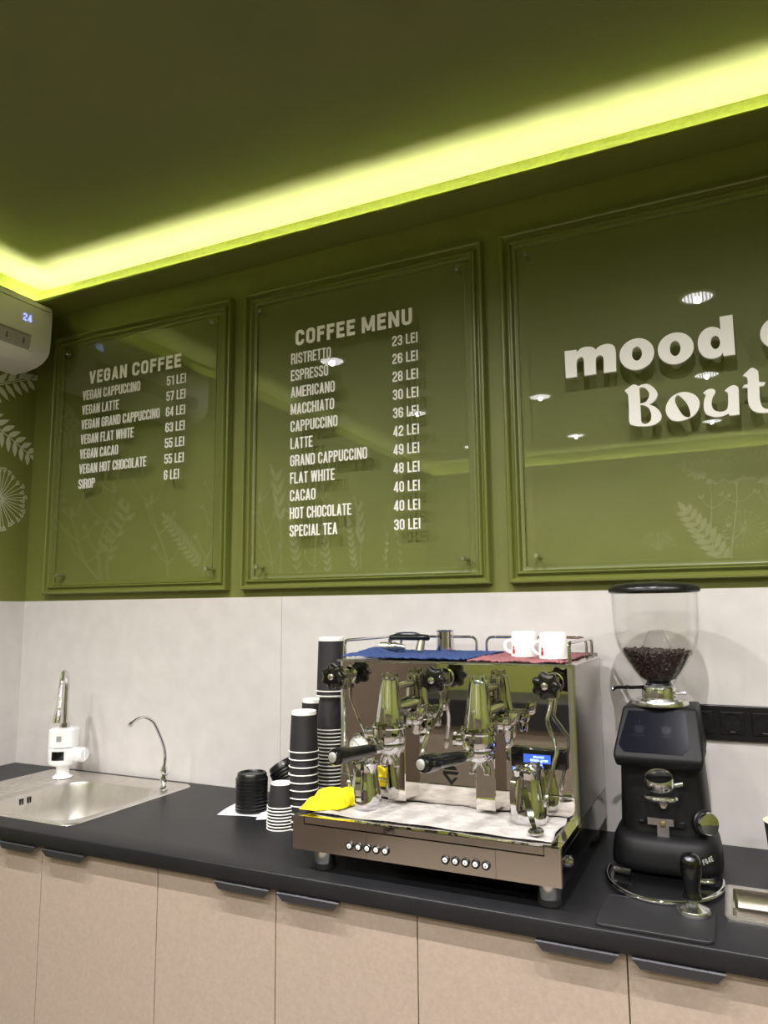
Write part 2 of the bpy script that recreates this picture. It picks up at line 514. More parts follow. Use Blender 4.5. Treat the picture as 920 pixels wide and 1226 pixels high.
def glyph(ch, w, s):
    """-> (strokes, polys) in a box w x 1"""
    h = s / 2
    x0, x1, y0, y1 = h, w - h, h, 1 - h
    r = min((x1 - x0) / 2, .17)
    mid = .52
    S, P = [], []
    V = lambda x: S.append([(x, 0), (x, 1)])
    loop = lambda a, b, c, d: arc(b - r, d - r, r, 0, 90) + arc(a + r, d - r, r, 90, 180) + arc(a + r, c + r, r, 180, 270) + arc(b - r, c + r, r, 270, 360) + [(b, d - r)]
    if ch in 'O0':
        S.append(loop(x0, x1, y0, y1))
    elif ch == 'C':
        S.append([(x1, .66)] + arc(x1 - r, y1 - r, r, 0, 90) + arc(x0 + r, y1 - r, r, 90, 180) + arc(x0 + r, y0 + r, r, 180, 270) + arc(x1 - r, y0 + r, r, 270, 360) + [(x1, .34)])
    elif ch == 'G':
        S.append([(x1, .66)] + arc(x1 - r, y1 - r, r, 0, 90) + arc(x0 + r, y1 - r, r, 90, 180) + arc(x0 + r, y0 + r, r, 180, 270) + arc(x1 - r, y0 + r, r, 270, 360) + [(x1, .5), (w * .52, .5)])
    elif ch == 'D':
        V(x0)
        S.append([(x0, y1)] + arc(x1 - r, y1 - r, r, 90, 0) + arc(x1 - r, y0 + r, r, 0, -90) + [(x0, y0)])
    elif ch in 'BPR':
        V(x0)
        rr = min(r, (y1 - mid) / 2)
        S.append([(x0, y1)] + arc(x1 - rr, y1 - rr, rr, 90, 0) + arc(x1 - rr, mid - h * .3 + rr, rr, 0, -90) + [(x0, mid - h * .3)])
        if ch == 'B':
            S.append([(x0, mid - h * .3)] + arc(x1 - rr, mid - h * .3 - rr, rr, 90, 0) + arc(x1 - rr, y0 + rr, rr, 0, -90) + [(x0, y0)])
        if ch == 'R':
            S.append([(w * .5, mid)] + arc(x1 - rr * .8, mid - rr, rr * .8, 80, 0) + [(x1, .2), (x1 + h * .2, 0)])
    elif ch in 'EF':
        V(x0)
        S.append([(x0, y1), (w, y1)])
        S.append([(x0, mid), (w * .9, mid)])
        if ch == 'E':
            S.append([(x0, y0), (w, y0)])
    elif ch == 'L':
        V(x0)
        S.append([(x0, y0), (w, y0)])
    elif ch == 'H':
        V(x0)
        V(x1)
        S.append([(x0, mid), (x1, mid)])
    elif ch == 'I':
        V(w / 2)
    elif ch == 'T':
        V(w / 2)
        S.append([(0, y1), (w, y1)])
    elif ch == 'U':
        S.append([(x0, 1)] + arc(x0 + r, y0 + r, r, 180, 270) + arc(x1 - r, y0 + r, r, 270, 360) + [(x1, 1)])
    elif ch in 'AV':
        f = (lambda y: y) if ch == 'A' else (lambda y: 1 - y)
        P.append([(0, f(0)), (s, f(0)), (w / 2 + s * .52, f(1)), (w / 2 - s * .52, f(1))])
        P.append([(w, f(0)), (w - s, f(0)), (w / 2 - s * .52, f(1)), (w / 2 + s * .52, f(1))])
        if ch == 'A':
            S.append([(w * .25, .27), (w * .75, .27)])
    elif ch == 'W':
        q = w / 4
        for a, b in ((0, q), (2 * q, q), (2 * q, 3 * q), (w, 3 * q)):
            a = min(max(a, h), w - h)
            P.append([(a - h, 1), (a + h, 1), (b + h, 0), (b - h, 0)])
    elif ch == 'M':
        V(x0)
        V(x1)
        P.append([(0, 1), (s * 1.1, 1), (w / 2 + h * .8, .1), (w / 2 - h * .8, .1)])
        P.append([(w, 1), (w - s * 1.1, 1), (w / 2 - h * .8, .1), (w / 2 + h * .8, .1)])
    elif ch == 'N':
        V(x0)
        V(x1)
        P.append([(0, 1), (s * 1.05, 1), (w, 0), (w - s * 1.05, 0)])
    elif ch == 'S':
        S.append([(x1, .70)] + arc(x1 - r, y1 - r, r, 0, 90) + arc(x0 + r, y1 - r, r, 90, 180) + [(x0, .70), (x0 + .02, .60), (x1 - .02, .40), (x1, .30)] + arc(x1 - r, y0 + r, r, 0, -90) + arc(x0 + r, y0 + r, r, 270, 180) + [(x0, .30)])
    elif ch == '1':
        V(x1)
        S.append([(0, .84), (x1, .84)])
    elif ch == '2':
        S.append([(x0, .70)] + arc(x0 + r, y1 - r, r, 180, 90) + arc(x1 - r, y1 - r, r, 90, 0) + [(x1, .62), (x0, .2), (x0, y0), (w, y0)])
    elif ch == '3':
        rr = min(r, .2)
        S.append([(x0, .72)] + arc(x0 + r, y1 - r, r, 180, 90) + arc(x1 - rr, y1 - rr, rr, 90, 0) + arc(x1 - rr, mid + rr, rr, 0, -90) + [(w * .35, mid)])
        S.append([(w * .35, mid)] + arc(x1 - rr, mid - rr, rr, 90, 0) + arc(x1 - rr, y0 + rr, rr, 0, -90) + arc(x0 + r, y0 + r, r, 270, 180) + [(x0, .28)])
    elif ch == '4':
        S.append([(x1 - s * .5, 0), (x1 - s * .5, 1)])
        P.append([(0, .24), (s, .24), (x1 - s * .2, 1), (x1 - s, 1)])
        S.append([(0, .24), (w, .24)])
    elif ch == '5':
        S.append([(w * .95, y1), (x0, y1), (x0, .5), (x0 + .06, .58)] + arc(x1 - r, .6 - r, r, 90, 0) + arc(x1 - r, y0 + r, r, 0, -90) + arc(x0 + r, y0 + r, r, 270, 180) + [(x0, .28)])
    elif ch in '69':
        pts = [(x1, .70)] + arc(x1 - r, y1 - r, r, 0, 90) + arc(x0 + r, y1 - r, r, 90, 180) + arc(x0 + r, y0 + r, r, 180, 270) + arc(x1 - r, y0 + r, r, 270, 360) + arc(x1 - r, .56 - r, r, 0, 90) + [(x0, .56)]
        S.append(pts if ch == '6' else [(w - x, 1 - y) for x, y in pts])
    elif ch == '7':
        S.append([(0, y1), (w, y1)])
        P.append([(w - s * 1.05, 1), (w, 1), (w * .25 + s, 0), (w * .25, 0)])
    elif ch == '8':
        rr = min(r, .2)
        for a, b in ((y0, mid), (mid, y1)):
            S.append(arc(x1 - rr, b - rr, rr, 0, 90) + arc(x0 + rr, b - rr, rr, 90, 180) + arc(x0 + rr, a + rr, rr, 180, 270) + arc(x1 - rr, a + rr, rr, 270, 360) + [(x1, b - rr)])
    return S, P

def strip(pts, s):
    """mitred quads of a stroke"""
    q = [pts[0]]
    for p in pts[1:]:
        if (p[0] - q[-1][0]) ** 2 + (p[1] - q[-1][1]) ** 2 > 1e-6:
            q.append(p)
    n = len(q)
    L, Rr = [], []
    for i in range(n):
        d0 = (Vector(q[i]) - Vector(q[i - 1])).normalized() if i else None
        d1 = (Vector(q[i + 1]) - Vector(q[i])).normalized() if i < n - 1 else None
        if i == 0 and q[0] == q[-1]:
            d0 = (Vector(q[-1]) - Vector(q[-2])).normalized()
        if i == n - 1 and q[0] == q[-1]:
            d1 = (Vector(q[1]) - Vector(q[0])).normalized()
        d0 = d0 or d1
        d1 = d1 or d0
        n0 = Vector((-d0.y, d0.x))
        n1 = Vector((-d1.y, d1.x))
        m = n0 + n1
        if m.length < 1e-4:
            m = n0
        m.normalize()
        k = s / 2 / max(m.dot(n0), 0.6)
        L.append((q[i][0] + m.x * k, q[i][1] + m.y * k))
        Rr.append((q[i][0] - m.x * k, q[i][1] - m.y * k))
    return [[L[i], L[i + 1], Rr[i + 1], Rr[i]] for i in range(n - 1)]

def text_mesh(txt, width_total, height, stroke=.135, gap=.055, fn=None, t0=0.0, t1=0.002):
    """mesh builder of one line of lettering; fn(u, v, t) maps metres to 3D"""
    adv = [width(c) for c in txt]
    nat = sum(adv) + gap * (len(txt) - 1)
    kx = width_total / height / nat
    mb = MB()
    x = 0
    for c, a in zip(txt, adv):
        if c != ' ':
            S, P = glyph(c, a * kx, stroke)
            for st in S:
                P = P + strip(st, stroke)
            for ip, p in enumerate(P):
                mb.prism([((x * kx + u) * height, v * height) for u, v in p], t0, t1 + ip * 1.5e-5, fn)
        x += a + gap
    return mb

# ------------------------------------------------------------------ clear sheets with lettering
YA = -0.038     # front face of the sheets
def sheet(parent, x0, x1, z0, z1):
    MB().box(x0, x1, YA, YA + 0.005, z0, z1).build('acrylic_sheet', M_acrylic, parent, 'clear acrylic sheet', smooth=False)
    e = MB()
    for a in ((x0 - .0005, x0, z0, z1), (x1, x1 + .0005, z0, z1)):
        e.box(a[0], a[1], YA + .0002, YA + .0048, a[2], a[3])
    for a in ((z0 - .0005, z0), (z1, z1 + .0005)):
        e.box(x0, x1, YA + .0002, YA + .0048, a[0], a[1])
    e.build('polished_edge', M_edge, parent, 'pale polished rim of the sheet', smooth=False)
    for sx, sz in ((x0 + .024, z0 + .024), (x1 - .024, z0 + .024), (x0 + .024, z1 - .024), (x1 - .024, z1 - .024)):
        if sx > 3.2 and False:
            continue
        Mx = Matrix.Rotation(R(90), 4, 'X')
        st = MB().lathe([(0.0, -.0045), (.006, -.0045), (.007, -.003), (.007, 0.0), (.007, .005), (.0065, .036), (0.0, .036)],
                        (sx, YA - .0005, sz), 20, Matrix.Rotation(R(-90), 4, 'X')).build('standoff', M_chromeb, parent)
def wallfn(x, z, y):
    return lambda u, v, t: (x + u, y - t, z + v)

vb = thing('menu_board', 'clear sheet headed VEGAN COFFEE on four standoffs, next to the air conditioner', 'menu board', (0.56, 0.004, 0.68), 'clear menu sheets')
sheet(vb, 0.184, 0.942, 0.683, 1.599)
text_mesh('VEGAN', .191, .050, .205, .10, wallfn(.337, 1.432, YA)).build('heading', M_letter, vb, 'VEGAN in white capitals', smooth=False)
text_mesh('COFFEE', .230, .050, .205, .10, wallfn(.556, 1.432, YA)).build('heading', M_letter, vb, 'COFFEE in white capitals', smooth=False)
VE = [('VEGAN CAPPUCCINO', .289, '51 LEI'), ('VEGAN LATTE', .188, '57 LEI'), ('VEGAN GRAND CAPPUCCINO', .387, '64 LEI'), ('VEGAN FLAT WHITE', .265, '63 LEI'),
      ('VEGAN CACAO', .193, '55 LEI'), ('VEGAN HOT CHOCOLATE', .331, '55 LEI'), ('SIROP', .083, '6 LEI')]
for i, (a, wd, b) in enumerate(VE):
    z = 1.371 - .0574 * i
    text_mesh(a, wd, .037, .125, .075, wallfn(.307, z, YA)).build('item_text', M_letter, vb, a + ' in white capitals', smooth=False)
    text_mesh(b, .087 if i < 6 else .068, .0345, .13, .08, wallfn(.723, z, YA)).build('price_text', M_letter, vb, b + ' in white', smooth=False)

cb = thing('menu_board', 'clear sheet headed COFFEE MENU with eleven drinks, middle of the wall', 'menu board', (1.475, 0.004, 0.68), 'clear menu sheets')
sheet(cb, 1.098, 1.854, 0.683, 1.599)
text_mesh('COFFEE', .220, .052, .205, .10, wallfn(1.267, 1.429, YA)).build('heading', M_letter, cb, 'COFFEE in white capitals', smooth=False)
text_mesh('MENU', .172, .052, .205, .10, wallfn(1.512, 1.429, YA)).build('heading', M_letter, cb, 'MENU in white capitals', smooth=False)
CO = [('RISTRETTO', .150, '23 LEI'), ('ESPRESSO', .140, '26 LEI'), ('AMERICANO', .164, '28 LEI'), ('MACCHIATO', .162, '30 LEI'), ('CAPPUCCINO', .174, '36 LEI'),
      ('LATTE', .083, '42 LEI'), ('GRAND CAPPUCCINO', .278, '49 LEI'), ('FLAT WHITE', .164, '48 LEI'), ('CACAO', .095, '40 LEI'), ('HOT CHOCOLATE', .222, '40 LEI'), ('SPECIAL TEA', .173, '30 LEI')]
for i, (a, wd, b) in enumerate(CO):
    z = 1.3675 - .05695 * i
    text_mesh(a, wd, .0365, .125, .075, wallfn(1.250, z, YA)).build('item_text', M_letter, cb, a + ' in white capitals', smooth=False)
    text_mesh(b, .085, .032, .135, .08, wallfn(1.617, z + .001, YA)).build('price_text', M_letter, cb, b + ' in white', smooth=False)

nb = thing('name_board', 'clear wide sheet with thick raised white letters, above the grinder', 'sign', (2.70, 0.004, 0.68), 'clear menu sheets')
sheet(nb, 2.0155, 3.342, 0.683, 1.597)

def outline_mesh(name, loops, depth, y):
    cu = bpy.data.curves.new(name, 'CURVE')
    cu.dimensions = '2D'
    cu.fill_mode = 'BOTH'
    cu.extrude = depth / 2
    for lp in loops:
        n = len(lp)
        pts = []
        for i in range(n):
            p0, p1, p2, p3 = (lp[(i + k - 1) % n] for k in range(4))
            c1, c2 = len(p1) > 2, len(p2) > 2
            A, B = Vector(p1[:2]), Vector(p2[:2])
            ta = (B - A) if c1 else (B - Vector(p0[:2])) * .5
            tb = (B - A) if c2 else (Vector(p3[:2]) - A) * .5
            for q in range(5):
                t = q / 5
                h00, h10, h01, h11 = 2 * t ** 3 - 3 * t * t + 1, t ** 3 - 2 * t * t + t, -2 * t ** 3 + 3 * t * t, t ** 3 - t * t
                pts.append(A * h00 + ta * h10 + B * h01 + tb * h11)
        sp = cu.splines.new('POLY')
        sp.points.add(len(pts) - 1)
        for s_, p in zip(sp.points, pts):
            s_.co = (p.x, p.y, 0, 1)
        sp.use_cyclic_u = True
    tmp = bpy.data.objects.new('tmp', cu)
    me = bpy.data.meshes.new_from_object(tmp)
    bpy.data.objects.remove(tmp)
    # curve plane (x, y) -> wall plane (x, z)
    me.transform(Matrix(((1, 0, 0, 0), (0, 0, -1, y - depth / 2), (0, 1, 0, 0), (0, 0, 0, 1))))
    me.update()
    return me

def ell(cx, cz, rx, rz, n=16, a0=0, a1=360):
    return [(cx + rx * math.cos(R(a0 + (a1 - a0) * i / n)), cz + rz * math.sin(R(a0 + (a1 - a0) * i / n))) for i in range(n)]
GL = {
 'B': [[(2.293, 1.132, 1), (2.303, 1.139), (2.314, 1.145), (2.321, 1.144), (2.328, 1.139, 1), (2.338, 1.142), (2.352, 1.141), (2.365, 1.13), (2.373, 1.115), (2.371, 1.102), (2.361, 1.091), (2.351, 1.087, 1), (2.365, 1.079), (2.376, 1.066), (2.38, 1.053), (2.376, 1.041), (2.362, 1.032), (2.344, 1.03), (2.324, 1.032), (2.306, 1.038), (2.3, 1.047), (2.301, 1.083), (2.301, 1.116), (2.299, 1.123)],
       [(2.3295, 1.134, 1), (2.338, 1.135), (2.347, 1.129), (2.353, 1.117), (2.351, 1.104), (2.344, 1.095), (2.335, 1.092), (2.3295, 1.092, 1)],
       [(2.3295, 1.088, 1), (2.339, 1.086), (2.349, 1.079), (2.354, 1.066), (2.355, 1.054), (2.352, 1.043), (2.344, 1.037), (2.336, 1.037), (2.330, 1.044), (2.3295, 1.057)]],
 'o_second': [[(2.391, 1.071), (2.397, 1.087), (2.409, 1.101), (2.427, 1.108), (2.444, 1.107), (2.461, 1.098), (2.471, 1.082), (2.47, 1.065), (2.462, 1.05), (2.452, 1.042), (2.44, 1.037), (2.421, 1.034), (2.404, 1.039), (2.393, 1.054)],
       [(2.415, 1.094), (2.421, 1.102), (2.432, 1.092), (2.443, 1.075), (2.448, 1.055), (2.448, 1.044), (2.442, 1.041), (2.431, 1.048), (2.421, 1.067), (2.415, 1.083)]],
 'u': [[(2.481, 1.1, 1), (2.49, 1.106), (2.5, 1.108), (2.508, 1.104), (2.509, 1.097), (2.502, 1.084), (2.499, 1.07), (2.502, 1.055), (2.511, 1.048), (2.522, 1.046), (2.531, 1.049), (2.535, 1.057), (2.537, 1.077), (2.537, 1.092), (2.531, 1.099, 1), (2.541, 1.107), (2.551, 1.11), (2.558, 1.107), (2.562, 1.099), (2.561, 1.07), (2.56, 1.034, 1), (2.539, 1.034), (2.536, 1.04, 1), (2.521, 1.034), (2.504, 1.035), (2.488, 1.042), (2.481, 1.055), (2.481, 1.072), (2.484, 1.086), (2.487, 1.093)]],
 't': [[(2.573, 1.131, 1), (2.583, 1.14), (2.592, 1.147), (2.598, 1.147), (2.606, 1.14), (2.608, 1.134), (2.608, 1.11, 1), (2.622, 1.107, 1), (2.618, 1.099, 1), (2.608, 1.099, 1), (2.607, 1.068), (2.61, 1.049), (2.616, 1.042), (2.624, 1.04), (2.633, 1.042, 1), (2.627, 1.033), (2.615, 1.031), (2.597, 1.035), (2.586, 1.046), (2.581, 1.063), (2.582, 1.099, 1), (2.57, 1.101, 1), (2.575, 1.107, 1), (2.583, 1.108, 1), (2.583, 1.123), (2.578, 1.128)]],
 'm': [[(2.141, 1.265, 1), (2.173, 1.264, 1), (2.173, 1.256, 1), (2.185, 1.266), (2.201, 1.268), (2.216, 1.264), (2.224, 1.256, 1), (2.235, 1.264), (2.253, 1.267), (2.269, 1.261), (2.275, 1.244), (2.274, 1.188, 1), (2.242, 1.188, 1), (2.243, 1.226), (2.239, 1.237), (2.23, 1.238), (2.223, 1.229), (2.222, 1.188, 1), (2.191, 1.188, 1), (2.191, 1.231), (2.187, 1.241), (2.179, 1.24), (2.172, 1.23), (2.171, 1.188, 1), (2.141, 1.188, 1)]],
 'o': [ell(2.328, 1.2265, .0435, .0428), ell(2.3285, 1.2275, .0128, .019)],
 'o_again': [ell(2.4235, 1.2265, .0432, .0420), ell(2.4225, 1.2265, .0128, .0205)],
 'c': [ell(2.664, 1.228, .0455, .0425, 13, 42, 318) + [(2.6985, 1.1985, 1), (2.677, 1.2155, 1)] + [(2.664 - .016, 1.205), (2.648, 1.228), (2.653, 1.246), (2.664, 1.2475)] + [(2.678, 1.2405, 1)]],
}
LETLAB = {'B': 'raised white decorative capital B', 'o_second': 'raised white lower-case o with a slanted eye, second line', 'u': 'raised white decorative u, second line',
          't': 'raised white decorative t at the picture edge', 'm': 'raised white bold m', 'o': 'raised white bold o after the m', 'o_again': 'raised white bold o before the d', 'c': 'raised white bold c cut by the picture edge'}
for kx, lp in GL.items():
    link('letter', outline_mesh('letter', lp, .008, YA), M_letter, nb, LETLAB[kx], ang=30)
dl = outline_mesh('letter', [[(2.531, 1.2915, 1), (2.5605, 1.2915, 1), (2.5605, 1.188, 1), (2.534, 1.188, 1), (2.533, 1.197, 1), (2.526, 1.189), (2.511, 1.1855), (2.494, 1.190), (2.481, 1.205), (2.4765, 1.2275), (2.481, 1.249), (2.494, 1.264), (2.510, 1.2685), (2.524, 1.264), (2.531, 1.257, 1)],
                               ell(2.5175, 1.2265, .0108, .0175)], .008, YA)
link('letter', dl, M_letter, nb, 'raised white bold d', ang=30)

# ------------------------------------------------------------------ murals
def mural(name, plane, seedv, stems, label, extra=None):
    rnd = random.Random(seedv)
    mb = MB()
    def ribbon(pts, w0, w1):
        n = len(pts)
        for i in range(n - 1):
            a, b = Vector(pts[i]), Vector(pts[i + 1])
            d = (b - a)
            if d.length < 1e-6:
                continue
            d.normalize()
            nn = Vector((-d.y, d.x))
            wa = w0 + (w1 - w0) * i / n
            wb = w0 + (w1 - w0) * (i + 1) / n
            mb.prism([tuple(a + nn * wa), tuple(a - nn * wa), tuple(b - nn * wb), tuple(b + nn * wb)], 0, .0006, plane)
    def leaf(p, ang, ln, wd):
        d = Vector((math.cos(ang), math.sin(ang)))
        nn = Vector((-d.y, d.x))
        p = Vector(p)
        pr = [(0, 0), (.2, .7), (.45, 1), (.75, .62), (1, 0), (.75, -.55), (.45, -.9), (.2, -.65)]
        mb.prism([tuple(p + d * (a * ln) + nn * (b * wd)) for a, b in pr], 0, .0008, plane)
    def fern(p0, p1, n, ln, wd, side=(1, -1), droop=1.0):
        a, b = Vector(p0), Vector(p1)
        ribbon([tuple(a.lerp(b, i / 6)) for i in range(7)], .003, .0015)
        ang = math.atan2((b - a).y, (b - a).x)
        for i in range(n):
            t = (i + .6) / n
            for sgn in side:
                leaf(tuple(a.lerp(b, t)), ang + sgn * R(52) * droop, ln * (1 - .55 * abs(t - .4)), wd)
        leaf(p1, ang, ln * .8, wd)
    def dandelion(c, rad, n=26, a0=0, a1=360):
        for i in range(n):
            an = R(a0 + (a1 - a0) * i / n + rnd.uniform(-4, 4))
            rr = rad * rnd.uniform(.86, 1)
            e = (c[0] + rr * math.cos(an), c[1] + rr * math.sin(an))
            ribbon([c, e], .0012, .0012)
            for q in (-22, 0, 22):
                e2 = (e[0] + rad * .16 * math.cos(an + R(q)), e[1] + rad * .16 * math.sin(an + R(q)))
                ribbon([e, e2], .0012, .001)
                leaf(e2, an, .006, .0028)
    def stem(x, z, h, lean, kind):
        pts = [(x, z)]
        n = 9
        for i in range(1, n + 1):
            t = i / n
            pts.append((x + lean * t + .03 * math.sin(t * 5 + seedv + x * 7), z + h * t))
        ribbon(pts, .006, .002)
        for i in range(3, n + 1):
            p = pts[i]
            for sgn in (1, -1):
                if kind == 0 and rnd.random() < .8:
                    leaf(p, R(90) + sgn * R(55), rnd.uniform(.05, .09), .012)
                elif kind == 1 and i % 3 == 0:
                    q = (p[0] + sgn * rnd.uniform(.06, .12), p[1] + rnd.uniform(.06, .12))
                    ribbon([p, ((p[0] * .4 + q[0] * .6), (p[1] * .6 + q[1] * .4)), q], .003, .0015)
                    for _ in range(3):
                        leaf(q, R(90 - sgn * 30) + rnd.uniform(-.8, .8), .04, .009)
                elif kind == 2 and i > 5:
                    leaf(p, R(90) + sgn * R(35), rnd.uniform(.10, .16), .022)
        leaf(pts[-1], R(90), .06, .012)
    for s_ in stems:
        stem(*s_)
    if extra:
        extra(fern, dandelion, leaf, ribbon)
    o = mb.build(name, M_mural, smooth=False)
    return tag(o, label, 'mural')
# plane coordinates (a, z): a runs along the wall
def left_extra(fern, dandelion, leaf, ribbon):
    fern((-.32, 1.37), (-.03, 1.505), 9, .075, .012, (-1,), 1.3)
    fern((-.30, 1.385), (-.06, 1.50), 5, .075, .013, (1,), .5)
    fern((-.34, 1.37), (-.012, 1.195), 11, .075, .0115, (1, -1), 1.1)
    dandelion((-.135, 1.0), .105, 30, -130, 200)
    fern((-1.13, .80), (-.86, 1.02), 11, .07, .010)
    for a in (-2.1, -2.5, -2.9):
        fern((a, .75), (a + .12, 1.2), 9, .08, .014)
LP = lambda u, v, t: (-.0037 + t, u, v)
mural('mural', LP, 3, [(-.46, .68, .42, -.02, 1), (-.47, .68, .28, .22, 1), (-.49, .68, .34, -.08, 0), (-.88, .66, .42, .10, 1), (-1.16, .70, .45, -.08, 1),
      (-1.55, .66, .6, .05, 2), (-1.87, .66, .7, .02, 2), (-1.80, .66, .55, .12, 1), (-2.3, .62, .7, -.05, 1), (-3.0, .6, .7, .08, 2), (-3.4, .6, .55, -.05, 0), (-3.7, .6, .65, .03, 0)],
      'white painted leaves and seed heads on the green wall below the air conditioner', left_extra)
def far_extra(fern, dandelion, leaf, ribbon):
    dandelion((2.0, 1.02), .13, 16, 20, 160)
    for i in range(7):
        fern((2.55, 1.66), (2.55 + .34 * math.cos(R(200 + i * 25)), 1.66 + .2 * math.sin(R(200 + i * 25)) + .1), 7, .09, .02)
        fern((2.95, 1.62), (2.95 + .34 * math.cos(R(190 + i * 27)), 1.62 + .2 * math.sin(R(190 + i * 27)) + .1), 7, .09, .02)
    fern((2.50, .90), (2.22, 1.32), 9, .13, .026)
    dandelion((2.62, 1.16), .13, 22)
FP = lambda u, v, t: (u, YF + .0003 + t, v)
mural('mural', FP, 5, [(2.55, .8, .85, .02, 1), (2.45, .8, .8, -.08, 1), (2.9, .8, .8, -.1, 1), (3.2, .8, .8, .05, 2), (3.6, .8, .7, .05, 0)],
      'white painted ferns on the wall behind the viewer, reflected in the name sheet', far_extra)

# ------------------------------------------------------------------ air conditioner
def air_conditioner():
    t = thing('air_conditioner', 'ivory wall air conditioner with blue digits, under the glowing ceiling edge', 'air conditioner', (0, -.5, 1.5))
    y0, y1 = -.10, -.92
    prof = [(0, 1.75), (.10, 1.749), (.175, 1.744), (.186, 1.738), (.191, 1.726), (.1925, 1.70), (.192, 1.64), (.190, 1.585), (.186, 1.556), (.176, 1.541), (.155, 1.524), (.12, 1.510), (.06, 1.501), (.0, 1.499)]
    mb = MB()
    rg = []
    for yy, s_ in ((y0 - .004 + .004, .985), (y0 - .006, 1.0), (y1 + .006, 1.0), (y1, .985)):
        rg.append([(max(-.0035, (x - .09) * s_ + .09) if x > 0 else -.0035, yy, (z - 1.62) * s_ + 1.62) for x, z in prof])
    mb.rings(rg)
    mb.build('housing', M_ac, t, ang=25)
    # lower front: air outlet with flap
    def on(prof_pts, ya, yb, off):
        pts = []
        for i, (x, z) in enumerate(prof_pts):
            a = Vector(prof_pts[max(i - 1, 0)])
            b = Vector(prof_pts[min(i + 1, len(prof_pts) - 1)])
            d = (b - a).normalized()
            nn = Vector((-d.y, d.x))
            pts.append((x - nn.x * off * -1, z - nn.y * off * -1))
        return pts
    slot = [(.1922, 1.602), (.1900, 1.580), (.1882, 1.565), (.185, 1.552), (.176, 1.541)]
    so = [(x + .0012, z - .0012) for x, z in slot]
    MB().rings([[(x, yy, z) for x, z in slot + so[::-1]] for yy in (-.19, -.84)]).build('outlet', M_acg, t, 'grey air outlet', smooth=False)
    fl = [(.181, 1.5455), (.176, 1.540), (.158, 1.5245), (.130, 1.512)]
    fo = [(x + .004, z - .004) for x, z in fl]
    MB().rings([[(x, yy, z) for x, z in fl + fo[::-1]] for yy in (-.17, -.86)]).build('flap', M_ac, t, 'movable air flap')
    v = MB()
    for i in range(9):
        yy = -.22 - i * .07
        v.box(.186, .1935, yy - .003, yy + .003, 1.560, 1.580)
    v.box(.1895, .1945, -.83, -.20, 1.5935, 1.5955)
    v.build('vane', M_acd, t, 'row of dark swing vanes', smooth=False)
    MB().box(.1905, .1935, -.91, -.112, 1.7165, 1.7185).build('panel_seam', M_acd, t, smooth=False)
    # digits 24 glowing through the panel
    fn = lambda u, v_, tt: (.1925 + tt, -.228 + u, 1.648 + v_)
    text_mesh('24', .036, .028, .17, .12, fn, 0, .0012).build('display_digits', M_digit, t, 'blue digits 24', smooth=False)
air_conditioner()

# ------------------------------------------------------------------ worktop and cabinets
D, TK = .60, .0351
XE = 3.0
SX0, SX1, SY0, SY1 = .27, .868, -.520, -.045      # sink cut-out
TX0, TX1, TY0, TY1 = 2.472, 2.66, -.452, -.292   # rinse tray cut-out
mb = MB()
mb.prism([(SY0, 0), (-D + .003, 0), (-D + .001, -.0008), (-D, -.003), (-D, -TK + .0015), (-D + .0015, -TK), (SY0, -TK)], 0, XE, lambda u, v, t_: (t_, u, v))
mb.box(0, SX0, SY0, 0, -TK, 0)
mb.box(SX0, SX1, SY1, 0, -TK, 0)
mb.box(SX1, TX0, SY0, 0, -TK, 0)
mb.box(TX0, TX1, SY0, TY0, -TK, 0)
mb.box(TX0, TX1, TY1, 0, -TK, 0)
mb.box(TX1, XE, SY0, 0, -TK, 0)
tag(mb.build('worktop', M_top, ang=60), 'long charcoal worktop under the sink and the coffee machine', 'worktop')

def cabinet(x0, x1, doors, label, body0=None, body1=None):
    t = thing('base_cabinet', label, 'cabinet', ((x0 + x1) / 2, -.3, ZF), 'sand coloured base cabinets')
    b0, b1 = (x0 if body0 is None else body0), (x1 if body1 is None else body1)
    MB().box(b0 + .001, b1 - .001, -.558, -.004, -.82, -.30).box(b0 + .001, b1 - .001, -.558, -.54, -.30, -TK - .001).box(b0 + .001, b1 - .001, -.03, -.004, -.30, -TK - .001).build('body', M_gap, t, smooth=False)
    MB().box(b0, b1, -.52, -.02, ZF, -.82).build('plinth', M_handle, t, smooth=False)
    for a, b, h0, h1, lab in doors:
        dr = MB().box(a + .0011, b - .0011, -.58, -.561, -.81, -TK - .0025, .0008, 1).build('door', M_door, t, lab, smooth=False)
        if h0 is not None:
            prof = [(-.5795, -.0365), (-.601, -.0365), (-.6035, -.0385), (-.602, -.0535), (-.5995, -.0535), (-.5995, -.0405), (-.5795, -.0405)]
            m_ = MB()
            rg = []
            for x, c in ((h0, 0), (h1, 0)):
                sg = 1 if x == h0 else -1
                rg.append([(x + sg * max(0, (-.0385 - z)) * .9, y, z) for y, z in prof])
            m_.rings(rg)
            m_.build('handle', M_handle, dr, 'dark metal edge pull', smooth=False)
cabinet(.456, 1.2354, [(.456, .8456, .705, .841, 'left door'), (.8456, 1.2354, .869, 1.016, 'right door')], 'sand two-door base cabinet under the sink', 0.0)
cabinet(1.2354, 1.9048, [(1.2354, 1.5697, 1.418, 1.571 - .006, 'left door'), (1.5697, 1.9048, 1.586, 1.738, 'right door')], 'sand two-door base cabinet under the cups and left half of the coffee machine')
cabinet(1.9048, 2.707, [(1.9048, 2.3061, 2.148, 2.296, 'left door'), (2.3061, 2.707, 2.317, 2.466, 'right door')], 'sand two-door base cabinet under the grinder and rubber mat')
cabinet(2.709, 3.0, [(2.709, 3.0, None, None, 'door')], 'sand narrow base cabinet past the right edge, beyond the grinder')

